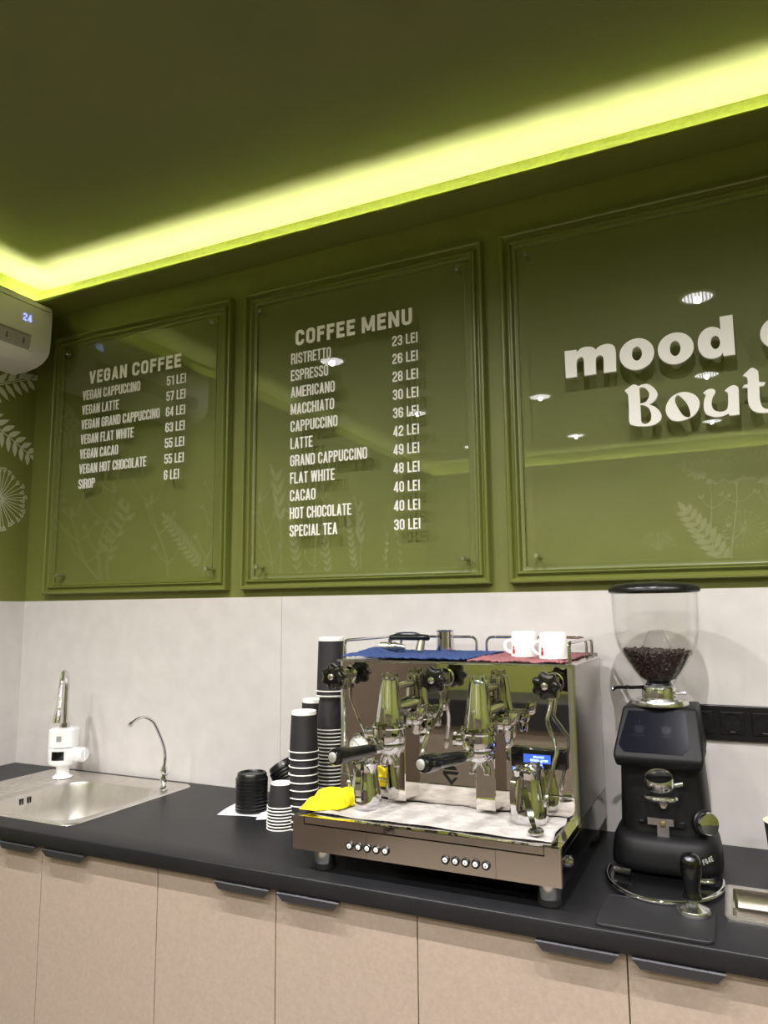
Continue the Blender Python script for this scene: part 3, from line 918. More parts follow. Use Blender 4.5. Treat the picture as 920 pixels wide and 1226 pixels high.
# invented furniture across the room, added only for the reflections in the machine
M_taupe = material('taupe_front', srgb(122, 112, 100), 0.5, var=0.06, vscale=30)
M_umber = material('umber_front', srgb(86, 74, 66), 0.5, var=0.08, vscale=20)
fc = thing('prop_counter', 'invented dark topped taupe counter across the room, mirrored in the coffee machine', 'counter', (.95, YF + .3, ZF))  # invented after vague reflections, mirrored as a dark band over taupe
MB().box(.40, 1.55, YF + .02, YF + .58, ZF, -.24).build('prop_carcass', M_taupe, fc, smooth=False)
MB().box(.38, 1.57, YF + .006, YF + .62, -.24, -.06, .002).build('prop_counter_top', M_top, fc, smooth=False)
sb = thing('prop', 'invented tall umber sideboard across the room, mirrored in the chrome group heads', 'prop', (2.9, YF + .25, ZF))  # invented so the chrome reflects dark brown instead of green wall
MB().box(1.62, 4.2, YF + .02, YF + .48, ZF, .50).build('prop_body', M_umber, sb, smooth=False)
MB().box(1.60, 4.22, YF + .006, YF + .50, .50, .53, .002).build('prop_top', M_top, sb, smooth=False)
bn_ = thing('prop_cabinet', 'invented umber storage cabinet along the air conditioner wall, mirrored in the coffee machine', 'cabinet', (.18, -3.0, ZF))  # invented to put brown into the mirror plate and front panel reflections
MB().box(.006, .34, YF + .02, -1.75, ZF, .55).build('prop_carcass', M_umber, bn_, smooth=False)
MB().box(.006, .36, YF + .01, -1.73, .55, .58, .002).build('prop_cabinet_top', M_top, bn_, smooth=False)

# ------------------------------------------------------------------ sink and taps
def rrect(x0, x1, y0, y1, r, n=6):
    out = []
    for cx, cy, a in ((x1 - r, y1 - r, 0), (x0 + r, y1 - r, 90), (x0 + r, y0 + r, 180), (x1 - r, y0 + r, 270)):
        for i in range(n + 1):
            an = R(a + 90 * i / n)
            out.append((cx + r * math.cos(an), cy + r * math.sin(an)))
    return out
def inset_rings(x0, x1, y0, y1, r, levels, n=8):
    """levels: (inset, z, radius)"""
    return [[(x, y, z) for x, y in rrect(x0 + i, x1 - i, y0 + i, y1 - i, rr, n)] for i, z, rr in levels]
sk = thing('sink', 'stainless steel inset sink with one bowl, left end of the worktop', 'sink', (.56, -.28, 0))
# rim and bowl: outer rim, then the bowl opening
bx0, bx1, by0, by1 = .458, .845, -.505, -.115
outer = rrect(.245, .885, -.533, -.028, .035, 8)
outer2 = rrect(.248, .882, -.530, -.031, .034, 8)
inn = rrect(bx0 - .012, bx1 + .012, by0 - .008, by1 + .012, .085, 8)
rg = [[(x, y, .0003) for x, y in outer], [(x, y, .004) for x, y in outer2], [(x, y, .0035) for x, y in rrect(.256, .874, -.523, -.038, .03, 8)], [(x, y, .002) for x, y in rrect(.262, .868, -.517, -.044, .03, 8)], [(x, y, .002) for x, y in inn]]
for ins, z, rr in ((0.0, -.001, .08), (.003, -.012, .078), (.008, -.06, .075), (.016, -.12, .07), (.03, -.148, .06), (.07, -.160, .05), (.15, -.165, .03)):
    rg.append([(x, y, z) for x, y in rrect(bx0 + ins, bx1 - ins, by0 + ins, by1 - ins, rr, 8)])
m_ = MB()
m_.rings(rg, cap0=False, cap1=True)
m_.build('bowl', M_sink, sk, ang=50)
# drainboard ribs on the left
rb = MB()
for i in range(6):
    rb.tube([(.285 + i * .026, -.48, .0028), (.285 + i * .026, -.16, .0028)], .003, 8)
rb.build('drainer_ribs', M_sink, sk)
sl = MB()
for dy in (-.02, -.011, .008, .017):
    sl.box(.4605, .4645, -.325 + dy - .0019, -.325 + dy + .0019, -.030, -.012)
sl.build('overflow', M_slot, sk, 'dark overflow slots', smooth=False)
MB().lathe([(0, -.1645), (.03, -.1645), (.04, -.163), (.045, -.1645), (0, -.1655)], (.65, -.31, 0), 28).build('drain', M_chrome, sk)

def heater_tap():
    x, y = .392, -.125
    t = thing('water_heater_tap', 'white electric heater tap with chrome swan-neck spout, on the sink rim', 'tap', (x, y, .002))
    MB().lathe([(0, .002), (.034, .002), (.034, .004), (0, .004)], (x, y, 0), 32).build('gasket', M_black, t)
    MB().lathe([(0, .004), (.033, .004), (.033, .008), (.025, .013), (.0215, .018), (.0215, .04), (.026, .044), (.046, .052), (.0495, .058), (.050, .107), (0, .107)], (x, y, 0), 40).build('lower_body', M_white, t)
    MB().lathe([(0, .107), (.0495, .107), (.0495, .1095), (0, .1095)], (x, y, 0), 40).build('chrome_band', M_chrome, t)
    MB().lathe([(0, .1095), (.0505, .1095), (.0505, .158), (.049, .165), (.044, .1685), (.018, .169), (0, .169)], (x, y, 0), 40).build('upper_body', M_white, t)
    MB().lathe([(0, .168), (.0175, .168), (.0175, .185), (.016, .187), (.011, .188), (0, .188)], (x, y, 0), 28).build('spout_collar', M_chrome, t)
    ca, sa = math.cos(R(39)), math.sin(R(39))
    q = lambda r_, z_: (x + sa * r_, y - ca * r_, z_)
    p = [q(0, .185), q(0, .26), q(-.002, .315), q(.014, .346), q(.043, .361), (q(.076, .352)), q(.101, .315), q(.116, .27), q(.122, .245)]
    MB().tube(smooth_path(p, 6), .0095, 16).build('spout', M_chrome, t)
    MB().tube([q(.121, .250), q(.124, .238), q(.128, .215), q(.130, .203)], [.0105, .013, .0165, .016], 20).build('aerator', M_chrome, t)
    # display and mark on the front (towards the camera)
    def face(h0, h1, a0, a1, r):
        mb = MB()
        n = 8
        rgs = []
        for i in range(n + 1):
            a = R(a0 + (a1 - a0) * i / n)
            rgs.append([(x + rr * math.cos(a), y + rr * math.sin(a), z) for rr, z in ((r, h0), (r + .0012, h0), (r + .0012, h1), (r, h1))])
        mb.rings(rgs)
        return mb
    face(.068, .097, -88, -40, .0498).build('screen', M_gloss, t, 'small black display')
    face(.130, .148, -70, -52, .0503).build('mark', M_grey, t, 'small grey square mark')
    d = Vector((.97, .16, 0)).normalized()
    c = Vector((x, y, .083)) + d * .035
    Mk = d.to_track_quat('Z', 'Y').to_matrix().to_4x4()
    kn = MB().lathe([(0, 0), (.026, 0), (.026, .014), (.0235, .018), (.0235, .048), (.021, .052), (0, .052)], c, 32, Mk).build('dial', M_white, t, 'white round temperature dial')
    for a in (0,):
        MB().box(-.002, .002, -.016, .016, 0, .004).transform(Matrix.Translation(c + d * .051) @ Mk).build('dial_grip', M_white, kn, smooth=False)
heater_tap()

def filter_tap():
    x, y = .838, -.122
    t = thing('filter_tap', 'slim chrome gooseneck drinking water tap, right corner of the sink', 'tap', (x, y, .004))
    MB().lathe([(0, .003), (.013, .003), (.013, .007), (.010, .010), (.0085, .020), (.0115, .026), (.0125, .034), (.0115, .042), (.0085, .046), (.008, .052), (.011, .056), (.0115, .064), (.009, .072), (.006, .078), (0, .078)], (x, y, 0), 24).build('base', M_chrome, t)
    MB().tube([(x + .004, y, .05), (x + .016, y - .004, .053), (x + .02, y - .005, .06)], [.004, .004, .006], 12).build('lever', M_chrome, t)
    p = [(x, y, .07), (x, y + .003, .108), (x, y - .010, .148), (x, y - .043, .204), (x, y - .066, .228), (x, y - .10, .241), (x, y - .132, .236), (x, y - .150, .228)]
    MB().tube(smooth_path(p, 6), .0052, 14).build('spout', M_chrome, t)
    MB().tube([(x, y - .148, .229), (x, y - .158, .223)], [.0068, .0068], 14).build('nozzle', M_chromeb, t)
filter_tap()

# ------------------------------------------------------------------ paper cups (upside down) and lids
def make_cup(h, rr, rt_, lab, grp, foot=.010):
    t = thing('paper_cup', lab, 'paper cup', (0, 0, 0), grp)
    th = .0007
    k_ = (rr - rt_) / h
    rad = lambda z: rr - .0025 - (z) * ((rr - .0025 - rt_) / h)
    zs = h - foot
    MB().lathe([(rad(.003), .003), (rad(zs), zs), (rad(zs) - th, zs), (rad(.003) - th, .003)], (0, 0, 0), 36, loop=True).build('sleeve', M_paperb, t, 'black outer wall')
    MB().lathe([(rad(zs) - .0002, zs - .002), (rt_ - .0006, h - .0012), (rt_ - .0016, h), (rt_ - .003, h - .0008), (rt_ - .0036, h - .006), (0, h - .006), (0, h - .0066), (rt_ - .0046, h - .0066), (rad(zs) - .0016, zs - .002)], (0, 0, 0), 36, cap0=False, cap1=False, loop=True).build('base', M_paperw, t, 'white paper base')
    pr = [(rr - .0017 + .0017 * math.cos(2 * PI * i / 8), .0017 + .0017 * math.sin(2 * PI * i / 8)) for i in range(8)]
    MB().lathe(pr, (0, 0, 0), 36, loop=True).build('rim', M_paperw, t, 'white rolled rim')
    return t
def cup_stack(x, y, n, s, h, rr, rt_, lab, grp, z0=0.0, foot=.010, seed=0):
    rnd = random.Random(seed)
    proto = None
    for i in range(n):       # i = 0 is the topmost
        z = z0 + (n - 1 - i) * s
        M = Matrix.Translation((x + rnd.uniform(-.0006, .0006), y + rnd.uniform(-.0006, .0006), z)) @ Matrix.Rotation(rnd.uniform(0, 6), 4, 'Z')
        l_ = '%s %s' % (ORD[i] + (' from the top' if i else ''), lab)
        l_ = l_.replace('topmost', 'topmost upside-down' if i == 0 else 'topmost')
        if proto is None:
            proto = make_cup(h, rr, rt_, l_, grp, foot)
            proto.matrix_basis = M
        else:
            dup(proto, M, l_)
cup_stack(1.457, -.283, 11, .0194, .105, .0405, .0335, 'black cup in the widely nested stack touching the yellow cloth', 'front stack of widely nested black cups', seed=1)
cup_stack(1.392, -.125, 11, .0205, .105, .0405, .0335, 'black cup in the stack standing behind the front tall stack', 'rear stack of widely nested black cups', seed=2)
cup_stack(1.480, -.178, 26, .0095, .09, .0425, .0315, 'black cup in the closely nested stack against the machine', 'closely nested stack of black cups', seed=3, foot=.004)
cup_stack(1.482, -.178, 2, .013, .148, .0435, .0365, 'large black cup topping the stack behind the left steam knob', 'large black cups on the tallest stack', z0=.328, seed=4)
cup_stack(1.405, -.310, 8, .0078, .060, .0385, .0285, 'small black espresso cup in the low stack before the lids', 'low stack of small black cups', seed=5, foot=.003)

def make_lid(lab, grp):
    t = tag(MB().lathe([(.0455, 0), (.0462, .003), (.0455, .006), (.0435, .0075), (.042, .013), (.0415, .0185), (.0395, .021), (.037, .0215), (.0355, .0195), (.0345, .0165), (0, .0160),
                        (0, .0152), (.0352, .0157), (.0362, .0187), (.0372, .0205), (.039, .0202), (.0405, .0182), (.041, .0125), (.0425, .0068), (.0445, .0052), (.0452, .003), (.0447, 0)],
                       (0, 0, 0), 40, loop=True).build('cup_lid', M_black), lab, 'cup lid', grp)
    return t
lid = None
for i in range(10):
    lab = '%s black lid in the upright lid stack on the napkin' % (ORD[i] + (' from the top' if i else ''))
    M = Matrix.Translation((1.236, -.205, .0015 + .0093 * (9 - i)))
    if lid is None:
        lid = make_lid(lab, 'upright stack of black cup lids')
        lid.matrix_basis = M
    else:
        dup(lid, M, lab, 'upright stack of black cup lids')
for i in range(9):
    lab = '%s black lid in the leaning lid stack behind the small cups' % (ORD[i] + (' from the top' if i else ''))
    j = 8 - i
    if j < 3:
        M = Matrix.Translation((1.318, -.122, .0065 + .0093 * j))
    else:
        M = Matrix.Translation((1.319 - .0093 * (j - 3) * math.sin(R(34)), -.122, .064 + .0093 * (j - 3) * math.cos(R(34)))) @ Matrix.Rotation(R(-34), 4, 'Y')
    dup(lid, M, lab, 'leaning stack of black cup lids')

def napkin(cx, cy, sx, sy, rot, z, seed, lab):
    rnd = random.Random(seed)
    mb = MB()
    n = 10
    ph = [rnd.uniform(0, 6) for _ in range(4)]
    top = []
    for j in range(n + 1):
        row = []
        for i in range(n + 1):
            u, v = i / n - .5, j / n - .5
            e = max(abs(u), abs(v)) * 2
            zz = z + .0005 + .006 * max(0, e - .75) * (1 + math.sin(6 * u + ph[0]) * math.sin(5 * v + ph[1]))
            row.append((cx + sx * (u * math.cos(rot) - v * math.sin(rot)), cy + sy * (u * math.sin(rot) + v * math.cos(rot)), zz))
        top.append(row)
    mb.rings([r_ for r_ in top], closed_u=False, cap0=False, cap1=False)
    o = mb.build('napkin', M_tissue)
    md = o.modifiers.new('thickness', 'SOLIDIFY')
    md.thickness = .0006
    tag(o, lab, 'napkin', 'white napkins under the lids')
napkin(1.225, -.205, .135, .125, R(12), 0.0, 1, 'white paper napkin under the upright lid stack')
napkin(1.335, -.185, .13, .15, R(28), .0012, 2, 'white paper napkin under the leaning lids and small cups')

# ------------------------------------------------------------------ espresso machine
X0, X1 = 1.605, 2.195
YP = -.36         # polished back plate
YFR = -.568       # front panel
ZT = .442         # top
em = thing('espresso_machine', 'large mirror-polished two-group espresso machine on four short feet', 'espresso machine', (1.9, -.3, 0))
# feet
for fx, fy in ((1.662, -.527), (2.160, -.527), (1.662, -.09), (2.160, -.09)):
    ft = MB().lathe([(0, .014), (.0225, .014), (.0235, .016), (.0235, .046), (0, .046)], (fx, fy, 0), 28).build('foot', M_chromeb, em)
    MB().lathe([(0, .0002), (.021, .0002), (.023, .003), (.023, .014), (0, .014)], (fx, fy, 0), 28).build('rubber_pad', M_rubber, ft, 'black rubber pad')
# black chassis
MB().box(X0 + .003, X1 - .001, -.556, -.035, .046, .100).box(X0 + .003, X1 - .001, YP + .012, -.035, .100, .116).build('chassis', M_gloss, em, 'black lower casing', smooth=False)
# front panel with seams round the drip tray lip
fp = MB()
for a, b, z0, z1 in ((X0, 1.7857, .046, .0990), (1.7863, 2.0667, .046, .0990), (2.0673, X1 - .006, .046, .0990), (X0, 1.6322, .0990, .116), (2.1632, X1 - .006, .0990, .116)):
    fp.box(a, b, YFR, YFR + .012, z0, z1)
fp.tube([(X1 - .006, YFR + .006, .046), (X1 - .006, YFR + .006, .116)], .006, 20)
fp.build('front_panel', M_panel, em, 'polished steel front panel', ang=30)
tray = MB()
tray.box(1.6338, 2.1616, YFR - .0006, YFR + .012, .1010, .1165, .0012, 1)
tray.box(X0 + .002, X1 - .002, YFR + .012, YFR + .022, .100, .1162)
tray.box(X0 + .002, X0 + .022, YFR + .022, YP + .012, .100, .1162)
tray.box(X1 - .022, X1 - .002, YFR + .022, YP + .012, .100, .1162)
tray.box(X0 + .022, X1 - .022, YFR + .022, YP + .012, .100, .108)
tray.build('drip_tray', M_mirror, em, 'polished drip tray', ang=30)
gr = MB()
for i in range(40):
    xx = X0 + .028 + i * .0137
    gr.box(xx, xx + .007, YFR + .024, YP - .004, .1125, .1150)
gr.box(X0 + .024, X1 - .024, YFR + .024, YFR + .030, .1115, .1153).box(X0 + .024, X1 - .024, YP - .012, YP - .006, .1115, .1153)
gr.build('drip_grid', M_chromeb, em, 'steel slatted grid', smooth=False)
# buttons
for cx in (1.747, 1.768, 1.789, 1.810, 1.831, 1.9635, 1.9845, 2.0055, 2.0265, 2.0475):
    Mx = Matrix.Rotation(R(90), 4, 'X')
    bt = MB().lathe([(0, -.001), (.0088, -.001), (.0088, .003), (.0075, .0045), (.0055, .0045), (.0052, .003), (0, .003)], (cx, YFR, .0685), 24, Mx).build('button', M_black, em, 'round black push button')
    MB().lathe([(0, .003), (.0052, .003), (.0048, .0046), (.003, .0054), (0, .0056)], (cx, YFR, .0685), 20, Mx).build('button_cap', M_porc, bt, 'white button centre')
    MB().box(cx - .0012, cx + .0016, YFR - .0060, YFR - .0056, .0675, .0690).build('symbol', M_black, bt, smooth=False)
# side latch
MB().lathe([(0, 0), (.012, 0), (.012, .004), (.006, .010), (0, .011)], (X1 - .001, -.505, .076), 20, Matrix.Rotation(R(90), 4, 'Y')).build('side_knob', M_chrome, em)
# upper body
ub = MB()
pts = []
rc = .016
sec = [(X1 - .002, -.035), (X0 + .002, -.035)] + [(X0 + .002 + rc - rc * math.cos(R(a)), YP + rc - rc * math.sin(R(a)) - .004) for a in range(0, 91, 15)] + [(X1 - .002 - rc + rc * math.sin(R(a)), YP + rc - rc * math.cos(R(a)) - .004) for a in range(0, 91, 15)]
ub.prism(sec, .116, ZT - .004, lambda u, v, t_: (u, v, t_))
ub.build('body', M_steel, em, 'brushed steel body', ang=30)
MB().box(X0 + .016, X1 - .017, YP - .007, YP - .004, .164, ZT - .006).build('mirror_plate', M_mirror, em, 'mirror-polished back plate', smooth=False)
MB().box(X0 + .010, X1 - .012, YP - .0085, YP - .004, .1165, .1615).build('splash_strip', M_mirror, em, 'polished lower strip', smooth=False)
MB().tube([(X0 + .010, YP - .008, .1628), (X1 - .012, YP - .008, .1628)], .0018, 8).build('edge_bead', M_chrome, em)
# top plate with rim
tp = MB()
tp.box(X0, X1, YP - .008, -.030, ZT - .005, ZT, .0012, 1)
tp.box(X0 + .004, X1 - .004, -.045, -.034, ZT, ZT + .008)
tp.build('top_plate', M_chromeb, em, 'steel cup-warming top', smooth=False)
# cup rails
rl = MB()
zr, r_ = ZT + .046, .0042
yb = -.05
def rail(pts):
    P = []
    for i, p in enumerate(pts):
        if 0 < i < len(pts) - 1:
            a, b, c = Vector(pts[i - 1]), Vector(p), Vector(pts[i + 1])
            d0, d1 = (a - b).normalized(), (c - b).normalized()
            k_ = .018
            for q in range(6):
                t_ = q / 5
                P.append((b + d0 * k_ * (1 - t_) ** 2 + d1 * k_ * t_ ** 2))
        else:
            P.append(Vector(p))
    rl.tube(P, r_, 12)
rail([(1.617, YP + .01, ZT - .002), (1.617, YP + .01, zr), (1.617, yb - .02, zr), (1.617, yb - .02, ZT - .002)])
rail([(1.640, yb, ZT - .002), (1.640, yb, zr), (1.868, yb, zr), (1.868, yb, ZT - .002)])
rail([(1.897, yb, ZT - .002), (1.897, yb, zr), (2.165, yb, zr), (2.165, yb, ZT - .002)])
rail([(2.182, YP + .004, ZT - .002), (2.182, YP + .004, zr), (2.182, yb - .02, zr), (2.182, yb - .02, ZT - .002)])
rl.build('cup_rail', M_chrome, em)
# steam and water valves
def valve(x, z, wand, tipr, lab):
    y = -.437
    st = MB().tube([(x, YP - .006, z), (x, YP - .014, z)], [.022, .022], 24).tube([(x, YP - .012, z), (x, -.412, z)], [.0105, .0105], 20).tube([(x, -.385, z - .018), (x, -.385, z + .012)], [.0125, .0125], 20)
    st.tube([(x, -.385, z - .016), (x, -.385, z - .034)], [.0095, .0085], 6)
    v_ = st.build('valve', M_chrome, em, lab)
    Mx = Matrix.Rotation(R(90), 4, 'X')
    kb = MB()
    n = 56
    rg_ = []
    for hh, sc in ((-.004, .55), (.0, .88), (.004, 1.0), (.016, 1.0), (.022, .93), (.025, .75), (.025, .3)):
        ring = []
        for i in range(n):
            a = 2 * PI * i / n
            rr = (.0282 + .0030 * math.cos(7 * a)) * sc
            ring.append((x + rr * math.cos(a), y + .012 - hh, z + rr * math.sin(a)))
        rg_.append(ring)
    kb.rings(rg_)
    kn = kb.build('knob', M_gloss, v_, 'black seven-lobed knob', ang=40)
    MB().lathe([(0, 0), (.0085, 0), (.0075, .003), (.004, .0045), (0, .005)], (x, y + .012 - .025, z), 20, Mx).build('knob_cap', M_chrome, kn)
    if wand:
        MB().tube(smooth_path(wand, 6), .0046, 12).build('wand', M_chrome, v_, 'bent steel wand')
        a, b = Vector(wand[-2]), Vector(wand[-1])
        d = (b - a).normalized()
        MB().tube([b - d * .004, b, b + d * .012, b + d * .02], [.0048, .0065, .0062, .003], 14).build('wand_tip', M_chromeb, v_)
valve(1.634, .406, [(1.634, -.385, .375), (1.634, -.385, .345), (1.645, -.400, .30), (1.660, -.425, .24), (1.672, -.435, .19), (1.676, -.437, .165)], 0, 'left steam valve')
valve(1.892, .406, [(1.892, -.385, .375), (1.890, -.387, .340), (1.886, -.405, .315), (1.876, -.43, .29), (1.868, -.44, .262), (1.866, -.442, .25)], 0, 'hot water valve')
valve(2.147, .402, [(2.147, -.385, .372), (2.142, -.392, .345), (2.138, -.40, .325), (2.150, -.415, .30), (2.163, -.43, .272), (2.158, -.437, .245), (2.146, -.443, .195), (2.142, -.445, .178)], 0, 'right steam valve')
# pressure gauge
Mx = Matrix.Rotation(R(90), 4, 'X')
gx, gz = 1.672, .236
gg = MB().lathe([(.0, 0), (.031, 0), (.031, .010), (.029, .013), (.0265, .013), (.0265, .008), (0, .008)], (gx, YP - .007, gz), 36, Mx).build('gauge', M_chrome, em, 'round pressure gauge')
MB().lathe([(0, .008), (.0262, .008), (.0262, .0085), (0, .0085)], (gx, YP - .007, gz), 36, Mx).build('dial_face', M_dial, gg, 'white dial')
nd = MB()
for i in range(11):
    a = R(225 - 27 * i)
    nd.cyl((gx + .019 * math.cos(a), YP - .0158, gz + .019 * math.sin(a)), (gx + .024 * math.cos(a), YP - .0158, gz + .024 * math.sin(a)), .0006, seg=6)
nd.cyl((gx, YP - .0162, gz), (gx - .014, YP - .0162, gz + .012), .0008, seg=6)
nd.build('needle', M_black, gg)
# display
dz0, dz1, dx0, dx1 = .219, .262, 2.050, 2.172
ds = MB().box(dx0, dx1, YP - .022, YP - .006, dz0, dz1, .004, 3).build('display', M_gloss, em, 'black display module')
MB().box(2.079, 2.138, YP - .0228, YP - .0215, .231, .249).build('screen', M_lcd, ds, 'blue lit screen', smooth=False)
tx = MB()
rnd = random.Random(4)
for zz, n0, n1 in ((.2415, 5, 12), (.2345, 3, 14)):
    for i in range(n0, n1):
        xx = 2.083 + i * .0036
        for q in range(3):
            if rnd.random() < .75:
                tx.box(xx, xx + .0022, YP - .0231, YP - .0228, zz + q * .0016, zz + q * .0016 + .0009)
            if rnd.random() < .6:
                tx.box(xx + (q % 2) * .0016, xx + (q % 2) * .0016 + .0007, YP - .0231, YP - .0228, zz, zz + .0045)
tx.build('readout', M_lcdt, ds, 'pale blue readout', smooth=False)
# emblem on the lower plate: cap, bar and hooked V
eb = MB()
ex, ez = 1.903, .188
pl = lambda u, v, t_: (ex + u, YP - .007 - t_, ez + v)
for poly in ([(-.011, .0185), (.0095, .0185), (.0165, .0095), (-.017, .0095)],
             [(-.019, .0065), (.020, .0065), (.017, -.0005), (-.019, -.0005)],
             [(-.019, -.0005), (-.0105, -.0005), (.002, -.0145), (.0005, -.0225)],
             [(.002, -.0145), (.0005, -.0225), (.0035, -.0225), (.0175, -.0065), (.010, -.0065)]):
    eb.prism(poly, 0, .0012, pl)
eb.build('emblem', M_black, em, 'black triangular emblem', smooth=False)

# group heads
def group(x, lab):
    y = -.448
    g = MB()
    g.box(x - .0225, x + .0225, -.412, YP - .004, .129, .290, .0015, 1)
    gh = g.build('group_head', M_mirror, em, lab, smooth=False)
    g = MB()
    # bell, flange, tapered tower
    g.lathe([(0, .262), (.031, .262), (.034, .266), (.0375, .272), (.0385, .284), (.0375, .296), (.040, .299), (.040, .304), (.036, .308), (.031, .311), (.0305, .320), (0, .320)], (x, y, 0), 40)
    g.build('bell', M_chrome, gh)
    g = MB()
    n = 48
    rgs = []
    for z, rx_, ry_, dy in ((.316, .031, .027, 0), (.328, .030, .027, 0), (.345, .0275, .025, .001), (.38, .0235, .0225, .003), (.402, .0205, .020, .004), (.408, .0195, .019, .004), (.411, .0165, .016, .004)):
        fl_ = lambda i: 1 + .055 * abs(math.cos(4 * PI * i / n + .4)) ** 3
        rgs.append([(x + fl_(i) * rx_ * math.cos(2 * PI * i / n), y + dy + fl_(i) * ry_ * math.sin(2 * PI * i / n), z) for i in range(n)])
    g.rings(rgs)
    g.tube([(x, y + .02, .335), (x, YP - .006, .335)], [.021, .021], 28)
    g.tube([(x, y + .02, .385), (x, YP - .006, .385)], [.009, .009], 16)
    g.build('tower', M_chrome, gh, ang=40)
    b = MB()
    for dx, dy in ((-.011, -.009), (.011, -.009), (-.011, .016), (.011, .016)):
        b.tube([(x + dx, y + dy, .408), (x + dx, y + dy, .4155)], [.0046, .0046], 6)
        b.sphere((x + dx, y + dy, .4165), .004, 10)
    for k_ in range(8):
        a = 2 * PI * (k_ + .5) / 8
        b.tube([(x + .0345 * math.cos(a), y + .0345 * math.sin(a), .303), (x + .0345 * math.cos(a), y + .0345 * math.sin(a), .3125)], [.0042, .0038], 6)
    b.tube([(x, y + .004, .410), (x, y + .004, .4165), (x, y + .004, .4185)], [.008, .008, .005], 6)
    b.build('bolt', M_chrome, gh, 'chrome bolts')
    # badge on the tower
    MB().lathe([(0, 0), (.0065, 0), (.006, .0015), (0, .002)], (x - .003, y - .0258, .344), 20, Matrix.Rotation(R(84), 4, 'X')).build('badge', M_chromeb, gh)
    # left lug
    MB().tube([(x - .034, y - .006, .283), (x - .050, y - .010, .283)], [.012, .012], 20).tube([(x - .048, y - .0095, .283), (x - .055, y - .011, .283)], [.0145, .0145], 8).build('lug', M_chrome, gh)
    # brew lever on the right
    lv = MB()
    lv.tube([(x + .020, y + .012, .318), (x + .052, y + .016, .318)], [.0135, .0135], 24)
    lv.sphere((x + .060, y + .017, .318), .0165, 20)
    lv.tube([(x + .034, y + .014, .318), (x + .040, y + .015, .318)], [.017, .017], 6)
    lv.tube([(x + .060, y + .017, .318), (x + .060, y + .017, .290), (x + .060, y + .017, .284)], [.011, .011, .008], 16)
    lv.build('valve_body', M_chrome, gh)
    lb = MB()
    lb.hull([(x + .066, y - .006, .316), (x + .082, y - .006, .318), (x + .066, y + .020, .330), (x + .088, y + .020, .334), (x + .068, y - .004, .345), (x + .090, y - .004, .348), (x + .068, y + .018, .352), (x + .090, y + .018, .352)], .004, 3)
    lb.build('lever', M_chrome, gh)
group(1.786, 'left group head')
group(2.000, 'right group head')

# portafilters locked in the groups
def portafilter(x, lab, dx):
    y = -.448
    t = thing('portafilter', lab, 'portafilter', (x, y, .24), 'portafilters locked in the machine')
    MB().lathe([(0, .240), (.020, .240), (.027, .246), (.0305, .252), (.0315, .257), (.0335, .2585), (.0335, .2625), (0, .2625)], (x, y, 0), 36).build('basket_holder', M_chrome, t)
    sp = MB()
    for s_ in (-1, 1):
        sp.tube(smooth_path([(x, y, .244), (x + s_ * .010, y, .234), (x + s_ * .016, y, .222), (x + s_ * .0165, y, .212)], 4), [.008] * 12 + [.0075], 14)
    sp.tube([(x, y, .246), (x, y, .232)], [.013, .009], 16)
    sp.build('spout', M_chrome, t)
    d = Vector((dx, -.957, .035)).normalized()
    o = Vector((x, y, .2545))
    P = lambda a: o + d * a
    MB().tube([P(.026), P(.034), P(.036), P(.05), P(.054), P(.062)], [.009, .0085, .0105, .0105, .009, .009], 20).build('neck', M_chrome, t)
    MB().tube([P(.056), P(.060), P(.075), P(.11), P(.140), P(.145), P(.150), P(.178), P(.190), P(.1945)], [.0095, .0125, .0135, .0140, .0145, .0148, .0172, .0182, .0172, .0135], 28).build('handle', M_gloss, t, 'black handle')
    MB().tube([P(.1935), P(.1965), P(.1975)], [.0105, .0105, .008], 24).build('end_cap', M_satin, t, 'round steel end cap')
portafilter(1.786, 'chrome portafilter with black handle in the left group, over the yellow cloth', -.21)
portafilter(2.000, 'chrome portafilter with black handle in the right group, beside the emblem', -.31)

# ------------------------------------------------------------------ on the drip tray
def cloth(name, fn, nx, ny, mat, th, label, cat, group=None, sub=0):
    mb = MB()
    mb.rings([[fn(i / nx, j / ny) for i in range(nx + 1)] for j in range(ny + 1)], closed_u=False, cap0=False, cap1=False)
    o = mb.build(name, mat, ang=180)
    md = o.modifiers.new('thickness', 'SOLIDIFY')
    md.thickness = th
    md.offset = 1
    if sub:
        m2 = o.modifiers.new('smooth', 'SUBSURF')
        m2.levels = sub
        m2.render_levels = sub
    return tag(o, label, cat, group)
rn = random.Random(9)
ph = [rn.uniform(0, 6.28) for _ in range(20)]
def towel(u, v):
    x = 1.640 + u * .528
    y = -.541 + v * .166
    x += .004 * math.sin(9 * v + 1) * (1 - abs(2 * u - 1) * .3)
    y += .003 * math.sin(11 * u + 2)
    z = .1170 + .0016 * (math.sin(23 * u + 5 * v) * math.sin(13 * v + 7 * u) + 1) + .0008 * math.sin(61 * u + 2) * math.sin(37 * v)
    return (x, y, z)
cloth('bar_towel', towel, 90, 30, M_towel, .0015, 'white textured cloth spread over the drip tray', 'cloth')

